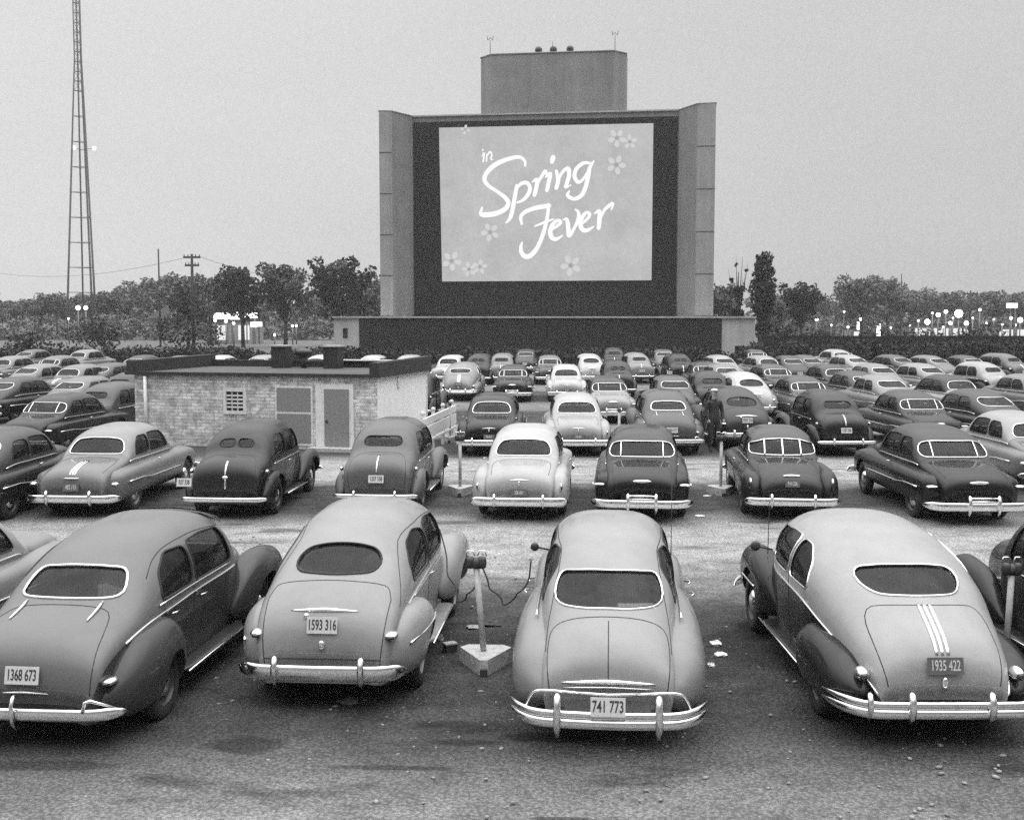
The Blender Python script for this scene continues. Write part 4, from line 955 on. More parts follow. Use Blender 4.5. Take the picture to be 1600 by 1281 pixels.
def bpx(px, dn=0):   # local x on the building front at a picture column
    k = (px - CX) / F0; U = Vector((math.cos(BA), -math.sin(BA), 0)); kk = k * 1.003
    return (kk * BO.y - BO.x) / (U.x - kk * U.y)
for px in (438, 519):      # roof vents
    x = bpd(px, 3.8); o = MB().box(x - .25, x + .25, 3.7, 4.2, 2.205, 2.9, 'fascia').build('vent', rf); MB().box(x - .28, x + .28, 3.66, 4.24, 2.905, 2.95, 'pale').build('vent_cap', o)
x = bpd(476, 4); mb = MB(); mb.ell((x, 4, 2.72), (.3, .22, .13), 'iron'); mb.tube([(x, 4, 2.2), (x, 4, 2.62)], .1, 'iron'); mb.build('ventilator', rf); MB().tube([(x - .35, 4, 2.42), (x + .35, 3.95, 2.42)], .07, 'iron').build('vent_pipe', rf)
xd = bpx(230); MB().tube([(xd, -.08, 0), (xd, -.08, 2.09)], .055, 'whitepaint', 10).build('downspout', bld)
def wpz(py, Y): return at(800, py, Y).z
x0_, x1_ = bpx(350), bpx(386); YY = 35.2
wz0, wz1 = wpz(645, YY), wpz(605, YY); mb = MB()
for a_, b_, c_, d_ in ((x0_, x1_, wz0, wz0 + .1), (x0_, x1_, wz1 - .1, wz1), (x0_, x0_ + .1, wz0 + .1, wz1 - .1), (x1_ - .1, x1_, wz0 + .1, wz1 - .1)): mb.box(a_, b_, -.05, .002, c_, d_, 'whitepaint')
win = mb.build('window', bld); MB().box(x0_ + .1, x1_ - .1, -.012, -.003, wz0 + .1, wz1 - .1, 'hole').build('pane', win)
mb = MB()
for k in range(1, 3): xx = x0_ + .1 + (x1_ - x0_ - .2) * k / 3; mb.box(xx - .012, xx + .012, -.035, -.014, wz0 + .1, wz1 - .1, 'whitepaint')
for k in range(1, 5): zz = wz0 + .1 + (wz1 - wz0 - .2) * k / 5; mb.box(x0_ + .1, x1_ - .1, -.032, -.016, zz - .03, zz + .02, 'whitepaint')
mb.build('window_grille', win)
x0_, x1_ = bpx(431), bpx(489); wz0, wz1 = wpz(643, 34.6), wpz(602, 34.6); o = MB().box(x0_, x1_, -.03, -.002, .1, wz1, 'frame').build('shutter', bld)
MB().box(x0_ + .05, x1_ - .06, -.05, -.032, wz0 + .04, wz1 - .06, 'door').build('shutter_panel', o); MB().box(x0_ + .05, x1_ - .06, -.05, -.032, .2, wz0 - .04, 'door').build('shutter_panel', o)
x0_, x1_ = bpx(494), bpx(553); o = MB().box(x0_, x1_, -.04, -.002, .02, wpz(600, 34), 'frame').build('door', bld); MB().box(x0_ + .28, x1_ - .14, -.07, -.042, .1, wpz(608, 34), 'door').build('screen_door', o); MB().ell((x0_ + .36, -.09, .85), (.04, .02, .05), 'iron').build('handle', o)
MB().box(x0_ - .1, x1_ + .1, -.5, -.05, 0.001, .1, 'concrete').build('door_step', bld)
MB().box(-.12 + .13, .05, 1.9, 2.1, 1.75, 2.05, 'whitepaint').build('bracket', bld)
# white board fence beside it
p0 = gp(668, 700); fence = empty('board_fence', (-2.45, 32.3, 0), -R(7)); tag(fence, 'short white board fence with knobbed posts beside the brick building', 'fence')
for z0, z1 in ((.86, 1.06), (.48, .80)): MB().box(-.03, .03, 0, 5.2, z0, z1, 'whitepaint').build('board', fence)
MB().box(-.05, .05, 0, 5.2, .36, .415, 'whitepaint').build('rail', fence)
for k in range(4): o = MB().box(-.12, -.033, .2 + 1.55 * k, .3 + 1.55 * k, 0, 1.12, 'whitepaint').build('post', fence); MB().ell((-.07, .25 + 1.55 * k, 1.19), (.07, .07, .07), 'whitepaint', 10, 6).build('knob', o)

# ================================================================ speaker posts
def speaker_post(label, px, Y, ht=1.08, lean=0.0, rz=0, spk=True, base=True):
    o = empty('speaker_post', (xat(px, Y, 0), Y, 0), rz); tag(o, label, 'speaker post', 'speaker posts between the cars')
    tri = [(-.28, .17), (-.045, -.35), (.045, -.35), (.30, .14), (.21, .25), (-.18, .27)]
    if base:
        mb = MB(); n = len(tri); z1 = .17
        v = [(x * 1.04, y * 1.04, 0) for x, y in tri] + [(x, y, z1) for x, y in tri]; mb.add(v, [(i, (i + 1) % n, n + (i + 1) % n, n + i) for i in range(n)] + [tuple(range(n, 2 * n))], 'concrete', False)
        b = mb.build('concrete_base', o); MB().box(-.04, .04, -.42, -.367, 0, .08, 'iron').build('base_bracket', b)
    MB().tube([(0, 0, .05), (lean, 0, ht)], .034, 'pipe', 12).build('post', o)
    h = MB().ell((lean, 0, ht + .03), (.06, .06, .07), 'iron', 12, 8).build('junction_box', o)
    if spk:
        for s in (-1, 1):
            sb = MB(); pod(sb, [(-.05, lean + s * .065, .05, ht - .03, ht + .11), (.04, lean + s * .065, .05, ht - .03, ht + .11)], 'iron', 3, .03, .03, 8, 16)
            q = sb.build('speaker', o); MB().tube([(lean + s * .065 - .05, 0, ht + .11), (lean + s * .065 - .03, 0, ht + .17), (lean + s * .065 + .03, 0, ht + .17), (lean + s * .065 + .05, 0, ht + .11)], .008, 'chrome').build('speaker_hook', q)
    return o
M['pipe'] = simple('post_paint', .40, .6, var=.25, nsc=12)
g1 = gp(757, 1040); n1 = speaker_post('pale speaker post on a triangular concrete foot between the two nearest middle cars', 757, g1.y, 1.13, -.09)
# cords
def cord(a, b, sag, name, lab, n=24, r=.009):
    pts = []
    for i in range(n):
        s = i / (n - 1.); p = a.lerp(b, s); p.z -= sag * 4 * s * (1 - s) + .03 * math.sin(s * 17); p.x += .02 * math.sin(s * 23); pts.append(p)
    tag(MB().tube(pts, r, 'rubber').build(name), lab, 'cord')
cord(at(753, 885, g1.y), at(832, 880, 12.6), .42, 'cord', 'black speaker cord hanging from the near post to the grey fastback window')
cord(at(745, 895, g1.y), at(689, 830, 14.2), .55, 'cord', 'black speaker cord looping from the near post towards the light grey sedan')
g2 = gp(1575, 1000); speaker_post('white speaker post cut close to the right picture edge, no foot showing', 1570, 12.6, 1.1, .04, 0, True, False)
speaker_post('speaker post in the second row left of the white coupe', 719, gp(719, 772).y, 1.2, 0.0)
speaker_post('speaker post in the second row between the black sedan and the wraparound window coupe', 1126, gp(1126, 772).y, 1.2)
speaker_post('thin speaker post with dark head in front of the white board fence', 703, gp(703, 690).y, 1.15, 0, 0, False)
speaker_post('thin speaker post standing in front of the two tone car', 967, 32.0, 1.3, 0, 0, False)
speaker_post('far speaker post beside the man in the pale cap', 1108, 41, 1.3, 0, 0, False)

# ================================================================ litter by the cars
M['card'] = simple('cardboard', .3, .9, var=.3); 
def crumple(px, py, s, label, m='paper', seed=1, flat=.5):
    r_ = np.random.RandomState(seed); p = gp(px, py); mb = MB(); mb.ell((0, 0, s * flat * .6), (s, s * .8, s * flat), m, 9, 6)
    mb.v = [tuple(Vector(q) + Vector(r_.uniform(-.3, .3, 3) * s * Vector((1, 1, flat)))) for q in mb.v]; mb.sm = [False] * len(mb.sm)
    o = mb.build('paper_litter'); o.location = p; tag(o, label, 'litter')
crumple(1118, 1008, .07, 'crumpled white paper, farthest of three right of the grey fastback', seed=3); crumple(1126, 1024, .08, 'crumpled white paper, largest of three right of the grey fastback', seed=4, flat=.3); crumple(1111, 1040, .045, 'small paper scrap, nearest of three right of the grey fastback', seed=5)
crumple(768, 975, .14, 'flattened dark carton behind the near speaker post', 'fascia', 6, .12); crumple(738, 980, .09, 'pale torn wrapper left of the near speaker post', 'card', 7, .2)
crumple(543, 1096, .12, 'round pale lid on the dirt behind the light grey sedan', 'card', 8, .1)
mb = MB(); p = gp(703, 1018); T = Matrix.Translation(p) @ Matrix.Rotation(.5, 4, 'Z'); mb.box(-.07, .07, -.05, .05, 0.003, .09, 'fascia', T); mb.box(-.075, .075, -.055, .055, .092, .11, 'card', T); tag(mb.build('cup_box'), 'small dark box lying beside the light grey sedan rear wheel', 'box')
crumple(688, 1000, .05, 'crumpled cup by the light grey sedan rear wheel', 'card', 9, .8)
crumple(1093, 806, .10, 'flat paper scrap behind the black three pane window sedan', 'paper', 11, .1)
crumple(1105, 775, .09, 'paper scrap left of the second row speaker post foot', 'paper', 12, .15)

# ================================================================ hedge and fences at the back
def leafmat(name, v):
    m, t, b = mat(name); n = noise(t, .9, 3); gi = nd(t, 'ShaderNodeObjectInfo')
    f = math_n(t, 'MULTIPLY', ramp(t, n, .3, .7, v * .6, v * 1.4), ramp(t, gi.outputs['Random'], 0, 1, .75, 1.25)); t.links.new(grey(t, f), b.inputs['Base Color']); b.inputs['Roughness'].default_value = .8; b.inputs['Specular IOR Level'].default_value = .2
    return m
M['leaf'] = leafmat('leaves', .13); M['leaf2'] = leafmat('leaves_dark', .038); M['bark'] = simple('bark', .05, .95, var=.4)  # the lighter leaf tone paints in part of the haze on far trees
def leaves(mb, cs, n, size, m, seed, sq=1.0):
    r_ = np.random.RandomState(seed); cs = np.array(cs); w = cs[:, 3] ** 2; w = w / w.sum(); idx = r_.choice(len(cs), n, p=w)
    d = r_.normal(size=(n, 3)); d /= np.linalg.norm(d, axis=1)[:, None]; rad = cs[idx, 3] * (.35 + .65 * r_.rand(n) ** .5)
    p = cs[idx, :3] + d * rad[:, None] * np.array([1, 1, sq]); a = r_.normal(size=(n, 3)); a /= np.linalg.norm(a, axis=1)[:, None]; b = np.cross(a, r_.normal(size=(n, 3))); b /= np.linalg.norm(b, axis=1)[:, None]
    s = size * (.5 + r_.rand(n))[:, None]; v = np.stack([p - a * s, p - b * s * .6, p + a * s, p + b * s * .6], 1).reshape(-1, 3)
    mb.add(v.tolist(), [(4 * i, 4 * i + 1, 4 * i + 2, 4 * i + 3) for i in range(n)], m, False)
def make_tree(kind, hgt, wid, seed, n=2600, lsz=.20, m='leaf'):
    r_ = random.Random(seed); root = empty('tree', (0, -500, 0)); tr = MB(); cs = []
    tb = hgt * (.22 if kind != 'poplar' else .1)
    tr.tube([(0, 0, -.1), (.1, 0, tb), (.05, .1, hgt * .55), (0, 0, hgt * .85)], [hgt * .028, hgt * .022, hgt * .013, hgt * .004], 'bark', 8)
    if kind == 'poplar':
        for k in range(14): z = tb + (hgt - tb) * (k / 14.0) ** .9; rr = wid * .5 * (1 - abs(k / 13.0 - .55) * .9) * r_.uniform(.7, 1.1); cs.append((r_.uniform(-.3, .3), r_.uniform(-.3, .3), z, rr))
    elif kind == 'sparse':
        for k in range(9):
            a = r_.uniform(0, 6.3); z0 = r_.uniform(.15, .5) * hgt; L = r_.uniform(.3, .6) * hgt; ex = (math.cos(a) * L * .28, math.sin(a) * L * .28, min(hgt, z0 + L)); tr.tube([(0, 0, z0), (ex[0] * .6, ex[1] * .6, z0 + L * .5), ex], [.08, .05, .015], 'bark', 5)
            for q in range(3): u = r_.uniform(.15, .9); cs.append((ex[0] * u, ex[1] * u, z0 + (ex[2] - z0) * u, r_.uniform(.25, .6) * (1.2 - u)))
    else:
        nb = 16
        for k in range(nb):
            a = 2.4 * k + r_.uniform(-.4, .4); z0 = tb + r_.uniform(0, .35) * hgt; el_ = r_.uniform(.1, .95); L = wid * .5 * r_.uniform(.5, 1.05)
            ex = (math.cos(a) * L * math.cos(el_ * 1.2), math.sin(a) * L * math.cos(el_ * 1.2), min(hgt * .95, z0 + hgt * .12 + L * math.sin(el_ * 1.4) * 1.1))
            tr.tube([(0, 0, z0), (ex[0] * .5, ex[1] * .5, z0 + (ex[2] - z0) * .6), ex], [hgt * .010, hgt * .006, .02], 'bark', 5)
            cs.append((*ex, r_.uniform(.07, .15) * wid)); cs.append((ex[0] * .6, ex[1] * .6, z0 + (ex[2] - z0) * .7, r_.uniform(.09, .17) * wid))
        cs.append((0, 0, hgt * .86, wid * .15)); cs.append((r_.uniform(-.5, .5), 0, hgt * .93, wid * .1))
    tr.build('trunk', root); lm = MB(); leaves(lm, cs, n, lsz, m, seed, .9); lm.build('crown', root, fix=False)
    return root
TREES = {'a': make_tree('round', 10, 9, 1, 3900, .25), 'b': make_tree('round', 10, 8, 2, 3300, .25), 'c': make_tree('round', 10, 11, 3, 4600, .27), 'd': make_tree('round', 10, 9.5, 6, 2700, .26, 'leaf2'),
         'p': make_tree('poplar', 12, 3.2, 4, 2600, .24, 'leaf2'), 's': make_tree('sparse', 11, 5, 5, 1300, .17, 'leaf2')}
tused = set()
def tree(k, px, top, Y, label=None, wsc=1.0, group=None):
    r = TREES[k] if k not in tused else copy_tree(TREES[k]); tused.add(k)
    h0 = {'a': 10, 'b': 10, 'c': 10, 'd': 10, 'p': 12, 's': 11}[k]; z = at(px, top + 8, Y).z; s = z / h0
    r.location = (xat(px, Y, 0), Y, -.05); r.scale = (s * wsc, s * wsc, s); r.rotation_euler = (0, 0, random.uniform(0, 6)); tag(r, label, 'tree', group); return r
GT = 'trees beyond the back fence'
for a in ((380, 408, 150, 'd', 'broad leafy tree right of the utility pole'), (446, 404, 152, 'b', 'leafy tree between the bright sign and the screen tower'), (528, 396, 140, 'd', 'tallest dark tree just left of the screen tower'), (572, 425, 150, 'a', 'lower tree touching the left wing of the screen tower'), (295, 420, 140, 'a', 'tree standing right behind the utility pole'), (330, 425, 165, 'b', 'paler tree between the utility pole and the broad leafy tree')):
    tree(a[3], a[0], a[1] + 3, a[2], a[4], 1.0, GT)
tree('p', 1192, 386, 125, 'tall narrow poplar right of the screen tower', 1.0, GT); tree('s', 1152, 394, 128, 'thin half bare tree beside the narrow poplar', 1.0, GT); tree('a', 1125, 438, 150, 'small tree close behind the right wing of the screen tower', .9, GT)
tree('d', 1252, 436, 150, 'dark round tree right of the narrow poplar', 1.0, GT); tree('c', 1345, 428, 175, 'broad tree with two rounded tops above the globe lamps', 1.0, GT); tree('b', 1385, 430, 185, 'right hand crown of the broad tree pair above the globe lamps', 1.0, GT)
tree('c', 1430, 452, 200, 'wide tree left of the brightest lights', 1.0, GT); tree('a', 1215, 460, 160, 'low tree at the foot of the narrow poplar', 1.0, GT)
k = 0
ORD = ['leftmost', 'second', 'third', 'fourth', 'fifth', 'sixth', 'seventh', 'eighth', 'ninth', 'tenth', 'eleventh', 'twelfth', 'thirteenth', 'fourteenth', 'fifteenth', 'sixteenth', 'seventeenth', 'eighteenth', 'nineteenth', 'twentieth']
def dl(i, what): return ORD[i] + (' ' if i == 0 else ' from the left ') + what
for q_, px in enumerate(range(-30, 300, 24)):
    top = {0: 448, 1: 466, 2: 462, 3: 474, 4: 455, 5: 448, 6: 458, 7: 446, 8: 452, 9: 441, 10: 443, 11: 430, 12: 426, 13: 428}[k % 14]; tree('abc'[k % 3], px, top + 6 * (k % 2), 215 + 12 * (k % 4), dl(q_, 'hazy far tree left of the utility pole'), 1.25, 'far trees left'); k += 1
for q_, px in enumerate(range(1200, 1640, 25)):
    top = [462, 470, 452, 455, 450, 446, 455, 449, 460, 452, 448, 455, 450, 458, 452, 460, 450, 456][k % 18]; tree('abc'[k % 3], px, top, 230 + 12 * (k % 4), dl(q_, 'hazy far tree behind the lights on the right'), 1.25, 'far trees right'); k += 1
for q_, px in enumerate(range(310, 600, 26)): tree('abc'[k % 3], px, 455 + 6 * (k % 3), 225 + 10 * (k % 3), dl(q_, 'hazy far tree between utility pole and screen tower'), 1.25, 'far trees middle'); k += 1
def bush(px, Y, w, h, label, m='leaf2', n=900):
    z = 0; mb = MB(); r_ = random.Random(px); cs = [(r_.uniform(-.5, .5) * w, r_.uniform(-.3, .3) * w, h * r_.uniform(.25, .7), h * r_.uniform(.3, .5)) for _ in range(9)]; leaves(mb, cs, n, .16, m, px, .8)
    o = mb.build('bush', fix=False); o.location = (xat(px, Y, 0), Y, 0); tag(o, label, 'bush', 'bushes behind the parked cars')
bush(148, 112, 3.5, 4.2, 'dark conical bush in front of the radio tower'); bush(292, 108, 4, 5.0, 'tall dark bush at the foot of the utility pole'); bush(1535, 112, 3, 3.4, 'dark bush in front of the lights at the right'); bush(1250, 116, 5, 3.0, 'low dark bush right of the pale end block'); bush(1385, 112, 3, 3.4, 'narrow dark bush right of the globe lamps'); bush(1470, 112, 4, 3.0, 'dark bush below the brightest lights'); bush(60, 104, 5, 2.6, 'low dark bush at the far left field edge')
hm = MB(); r_ = random.Random(5); cs = []
for px in range(-60, 1200, 7): Y = 97 + r_.uniform(-1, 1); cs.append((xat(px, Y, 0), Y, r_.uniform(.2, .8), r_.uniform(.6, 1.15)))
leaves(hm, cs, 26000, .15, 'leaf2', 77, .8); o = hm.build('hedge', fix=False); tag(o, 'dark low hedge running behind the last row of cars', 'hedge', kind='stuff')
hm = MB(); cs = []
for px in range(1170, 1680, 7): Y = 101 + r_.uniform(-1, 1); cs.append((xat(px, Y, 0), Y, r_.uniform(.2, 1.3), r_.uniform(.6, 1.1)))
leaves(hm, cs, 12000, .16, 'leaf2', 78, .8); o = hm.build('shrubbery', fix=False); tag(o, 'dark shrubs in front of the right hand board fence', 'shrubs', kind='stuff')
M['fence'] = simple('fence_boards', .014, .9, var=.35, nsc=.6)
def long_fence(pxa, pxb, Y, h, label, m='fence'):
    xa, xb = xat(pxa, Y, 0), xat(pxb, Y, 0); o = empty('fence', (xa, Y, 0)); tag(o, label, 'fence'); MB().box(0, xb - xa, 0, .05, 0, h, m).build('boards', o)
    n = int((xb - xa) / 3)
    for i in range(n): MB().box(i * 3., i * 3. + .12, .053, .18, 0, h + .08, m).build('post', o)
long_fence(1184, 1690, 104, 2.2, 'long dark board fence behind the cars on the right')
long_fence(-80, 90, 106, 1.0, 'low dark fence along the field at the far left', 'fence')

hm = MB(); cs = []; r_ = random.Random(9)
for px in list(range(-60, 600, 6)) + list(range(1190, 1680, 6)): Y = 200 + r_.uniform(-6, 6); cs.append((xat(px, Y, 0), Y, r_.uniform(.5, 3.2), r_.uniform(1.2, 2.4)))
leaves(hm, cs, 22000, .30, 'leaf', 79, .9); o = hm.build('undergrowth', fix=False); tag(o, 'dense undergrowth at the foot of the far tree lines', 'undergrowth', kind='stuff')

# ---------------------------------------------------------------- the ground

# ================================================================ the cars, row by row (nearest first)
c1 = car('olds', 38, 10.1, 5.5, .10, 'dark grey sedan with chrome framed rear window, far left of the front row', top=.22)  # one-colour car: upper body painted lighter, sides darker, as the light falls
c2 = car('ford', 503, 11.2, 4.0, .34, 'light grey two door sedan with an oval rear window in the front row')
c3 = car('hudson', 950, 10.15, 4.8, .30, 'grey fastback with overriders and hoop guards, right of the near speaker post', top=.36)
c4 = car('pont48', 1475, 10.2, -.2, .06, 'two tone fastback, pale top and dark fenders, three chrome strips down its trunk', top=.39)
# second row
car('fast', -95, 21.3, 2, .05, 'dark car cut by the left picture edge in the second row', top=.12)
car('pont50', 112, 22.3, 3, .24, 'silver grey sedan with a long chrome side strip beside the dark split window car', top=.33)
car('s38', 352, 22.2, 3.5, .035, 'black sedan with a split rear window near the brick building', top=.06)
car('s39', 588, 22.6, 4, .17, 'mid grey sedan with rounded trunk, in front of the brick building door')
car('chevy', 811, 22.0, 4.5, .44, 'white two door coupe with thin chrome trunk wing in the second row', top=.50)
car('merc', 1003, 21.8, 6, .035, 'black sedan with a three piece rear window beside the white coupe', top=.10)
car('stude', 1238, 22.0, 5.5, .07, 'dark coupe with a four pane wraparound rear window', top=.13)
car('merc', 1530, 21.4, 0, .04, 'wide black sedan with framed three piece rear window at the right of the second row', top=.10, sc=1.03)
car('pont50', 1660, 25.5, -1, .25, 'grey car entering at the right picture edge behind the wide black sedan', top=.4)
# third row and beyond: (shape, column, distance, heading, tone, top tone, label)
ROWS = [
 ('merc', 30, 34.5, 8, .04, .07, 'dark sedan with lit side glass at the far left of the third row'),
 ('s39', 130, 39, 4, .10, .26, 'small grey topped sedan partly behind the left end of the brick building'),
 ('chevy', 764, 34.3, 4, .03, .06, 'dark coupe with pale plate at its right trunk, beside the white board fence'),
 ('chevy', 904, 34.6, 5, .50, .58, 'pale third row car directly behind the white second row coupe'),
 ('olds', 1050, 34.5, 7, .13, .17, 'dull grey rounded sedan behind the black three pane window sedan'),
 ('ford', 1168, 36.5, 6, .05, .075, 'dark sedan with a plain narrow rear window right of the man in the cap'),
 ('s39', 1322, 35, 3, .035, .05, 'black upright sedan with a pale plate on its left, third row right'),
 ('merc', 1468, 36, -1, .07, .11, 'dark third row sedan with chrome belt line and split rear glass'),
 ('fast', 1590, 36.5, -3, .06, .12, 'dark car at the right picture edge in the third row'),
 ('fast', -35, 46, 9, .05, .10, 'dark rounded car at the left picture edge, fourth row'),
 ('fast', 78, 46.5, 10, .35, .45, 'pale fastback in the fourth row far left'),
 ('s39', 170, 48, 9, .07, .10, 'dark sedan against the left corner of the building roof'),
 ('s38', 640, 47.5, 6, .05, .06, 'dark car half hidden behind the right wall of the building'),
 ('merc', 958, 46.5, 6, .42, .10, 'two tone sedan, dark roof over a pale body, behind the pale third row car'),
 ('fast', 1062, 47, 7, .10, .16, 'grey fastback beyond the dull grey rounded sedan'),
 ('ford', 1183, 48, 5, .50, .62, 'very pale sedan behind the dark sedan right of the man in the cap'),
 ('merc', 1280, 46.5, -1, .14, .13, 'mid grey sedan with framed rear glass in the fourth row right'),
 ('fast', 1415, 47, -2, .28, .36, 'light grey fastback in the fourth row right'),
 ('pont50', 1530, 47.5, -4, .45, .07, 'sedan with dark roof over a white trunk in the fourth row right'),
 ('pont50', 1660, 48, -4, .2, .3, 'grey car beyond the right picture edge in the fourth row'),
 ('fast', 15, 58, 9, .45, .55, 'white roofed car in the fifth row at the far left'),
 ('pont50', 82, 58, 10, .4, .5, 'pale car with see-through side glass in the fifth row left'),
 ('fast', 130, 59.5, 11, .2, .3, 'grey domed roof just left of the building, fifth row'),
 ('pont48', 716, 58, 5, .26, .34, 'light grey fastback with plate low on its trunk, fifth row by the building'),
 ('merc', 800, 57.5, 8, .05, .10, 'black sedan with bright wraparound bumper in the fifth row'),
 ('chevy', 886, 57.5, 5, .62, .70, 'brightest white coupe in the fifth row below the screen'),
 ('s38', 968, 59.5, 7, .06, .06, 'dark upright car right of the brightest white coupe'),
 ('fast', 1148, 58.5, 3, .20, .30, 'mid grey car just beyond the very pale sedan'),
 ('merc', 1232, 58, 0, .10, .15, 'grey sedan beyond the mid grey fourth row sedan'),
 ('pont50', 1325, 57.5, -1, .08, .10, 'dark sedan with a large bright rear window in the fifth row'),
 ('fast', 1400, 58.5, -3, .28, .34, 'light grey humped roof in the fifth row right'),
 ('fast', 1480, 59, -4, .25, .40, 'pale fastback roof in the fifth row right'),
 ('s39', 1568, 58.5, -6, .04, .50, 'two tone car with white top over black body near the right edge'),
 ('pont50', -20, 69, 10, .4, .55, 'pale car in the sixth row at the left picture edge'),
 ('merc', 55, 69.5, 11, .3, .42, 'light car in the sixth row left of the radio tower foot'),
 ('fast', 190, 70, 10, .06, .08, 'dark roof seen just over the left end of the building'),
 ('fast', 250, 69, 10, .35, .5, 'first pale roof from the left showing over the building roof'),
 ('pont50', 315, 70, 9, .5, .62, 'second pale roof from the left showing over the building roof'),
 ('fast', 385, 70.5, 9, .3, .4, 'grey roof left of the left roof vent'),
 ('chevy', 480, 70.5, 8, .5, .62, 'white roof seen between the two roof vents'),
 ('fast', 565, 70, 7, .5, .6, 'white roof just right of the right roof vent'),
 ('chevy', 627, 70.5, 7, .42, .52, 'pale roof over the back parapet near the white wall'),
 ('pont50', 694, 70, 6, .60, .66, 'white car in the sixth row nearest the building'),
 ('s39', 782, 70, 5, .24, .30, 'light grey tall car in the sixth row left of the screen centre'),
 ('merc', 861, 70, 5, .14, .26, 'grey car with banded rear glass in the sixth row'),
 ('ford', 926, 69.5, 5, .45, .62, 'white topped rounded sedan in the sixth row below the screen'),
 ('s39', 1003, 71, 4, .12, .36, 'pale topped car beyond the dark upright car'),
 ('s38', 1068, 70, 4, .03, .035, 'black square topped car in the sixth row'),
 ('fast', 1145, 70, 2, .35, .46, 'pale car in the sixth row below the right end block'),
 ('pont50', 1216, 69.5, 0, .30, .42, 'light car in the sixth row right of the screen tower'),
 ('fast', 1285, 70, -2, .12, .16, 'mid grey domed roof in the sixth row right'),
 ('fast', 1358, 70.5, -3, .32, .48, 'pale domed roof in the sixth row right'),
 ('fast', 1432, 71, -5, .06, .16, 'dark domed roof in the sixth row right'),
 ('fast', 1490, 70, -6, .15, .24, 'long grey roof, rearmost row right'),
 ('s39', 1600, 70, -6, .1, .2, 'dark roof at the right picture edge in the last row'),
 ('pont50', 105, 82, 8, .5, .6, 'small white car in the farthest row left of the dark bush'),
 ('fast', 20, 82, 8, .2, .3, 'grey car in the farthest row at the left'),
 ('fast', 1340, 83, 0, .5, .6, 'small white hood in the farthest row right'),
]
for kd, px, Y, hd, tn, tp_, lb in ROWS: tn, tp_ = (q if q < .2 else .2 + (q - .2) * .72 for q in (tn, tp_)); tn, tp_ = (q * (.62 if px < 150 and q > .2 else 1) for q in (tn, tp_)); YY_ = float(np.interp(Y, [34.5, 46.8, 58, 70, 82], [32.2, 42.8, 53.8, 67, 79])) + random.uniform(-.35, .35); hd_ = .75 * math.degrees(math.atan((3.3 - xat(px, YY_)) / (115 - YY_))) + random.uniform(-2, 2); car(kd, px, YY_, min(hd_, 12), tn, lb, top=tp_)
# cars squeezed in between the rows
for kd, px, Y, hd, tn, tp_, lb in [
 ('s39', 1118, 44.5, 0, .04, .06, 'dark car half hidden behind the man in the pale cap'),
 ('fast', 1375, 46.5, -8, .05, .12, 'dark low car wedged between the two grey fourth row cars at the right'),
 ('s38', 745, 66.5, 4, .04, .06, 'dark car between the white and the light grey sixth row cars'),
 ('merc', 1110, 57, 1, .05, .09, 'dark car left of the mid grey fifth row car'),
 ('fast', 1250, 66, -3, .05, .10, 'dark roof between two lighter sixth row roofs right of the tower'),
 ('pont50', 1325, 79, -3, .28, .4, 'pale roof peeking over the sixth row below the globe lamps'),
 ('fast', 1540, 66.5, -8, .06, .12, 'dark roof near the right end of the last row'),
 ('merc', 1190, 79, 0, .06, .1, 'dark roof peeking over the sixth row below the pale end block'),
 ('fast', 820, 79.5, 3, .06, .1, 'dark roof in the farthest row left of the screen centre'),
 ('s39', 960, 79.5, 3, .05, .08, 'dark roof in the farthest row right of the screen centre'),
 ('fast', 1040, 79, 3, .12, .2, 'grey roof in the farthest row below the right part of the screen')]:
    car(kd, px, Y, hd, tn, lb, top=tp_)
# near cars cut by the picture edges
car('pont50', -385, 10.8, 7, .30, 'light car at the left picture edge, only its fender and aerial show', top=.4)
car('s38', 1915, 10.4, -1.5, .035, 'black car at the right picture edge behind the white speaker post', top=.06)
# ================================================================ radio tower, poles, lights
def steel_bar(mb, a, b, r=.06, m='steel'): mb.tube([a, b], r, m, 5)
rt = empty('radio_tower', (xat(131, 200, 0), 200, 0)); tag(rt, 'tall tapering lattice radio tower beyond the trees at the left', 'radio tower')
Ht = 78.0; wb_, wt_ = 2.75, .55
zk = 60.0
def rw(z): return wb_ + (.62 - wb_) * min(1, z / 47.0) if z < 47 else .62
def lean(z): return -.45 * min(1, z / 47.)
legs = [(R(200)), (R(-20)), (R(75))]
for a in legs:
    mb = MB(); mb.tube([(rw(z) * math.cos(a) - lean(z), rw(z) * math.sin(a), z) for z in (0, 15, 30, 47, Ht)], [.19, .17, .15, .11, .09], 'tsteel' if 'tsteel' in M else 'steel', 6); mb.build('leg', rt)
zz = 8.0; k = 0
while zz < Ht:
    mb = MB()
    for i in range(3):
        a, b = legs[i], legs[(i + 1) % 3]; steel_bar(mb, (rw(zz) * math.cos(a) - lean(zz), rw(zz) * math.sin(a), zz), (rw(zz) * math.cos(b) - lean(zz), rw(zz) * math.sin(b), zz), .06)
        if zz > 40: steel_bar(mb, (rw(zz) * math.cos(a) - lean(zz), rw(zz) * math.sin(a), zz), (rw(zz + 1.6) * math.cos(b) - lean(zz), rw(zz + 1.6) * math.sin(b), zz + 1.6), .035)
    mb.build('cross_brace', rt); zz += 4.2 if zz < 40 else 1.6
mb = MB(); mb.tube([(.1, -.2, 4), (.35, -.1, 47), (.35, -.1, Ht)], .15, 'steel', 5); mb.build('ladder', rt)
M['lamp'] = emis('lamp_glass', 9); M['lamp2'] = emis('lamp_glass_dim', 1.2); M['sign_glow'] = emis('lit_sign', 4)
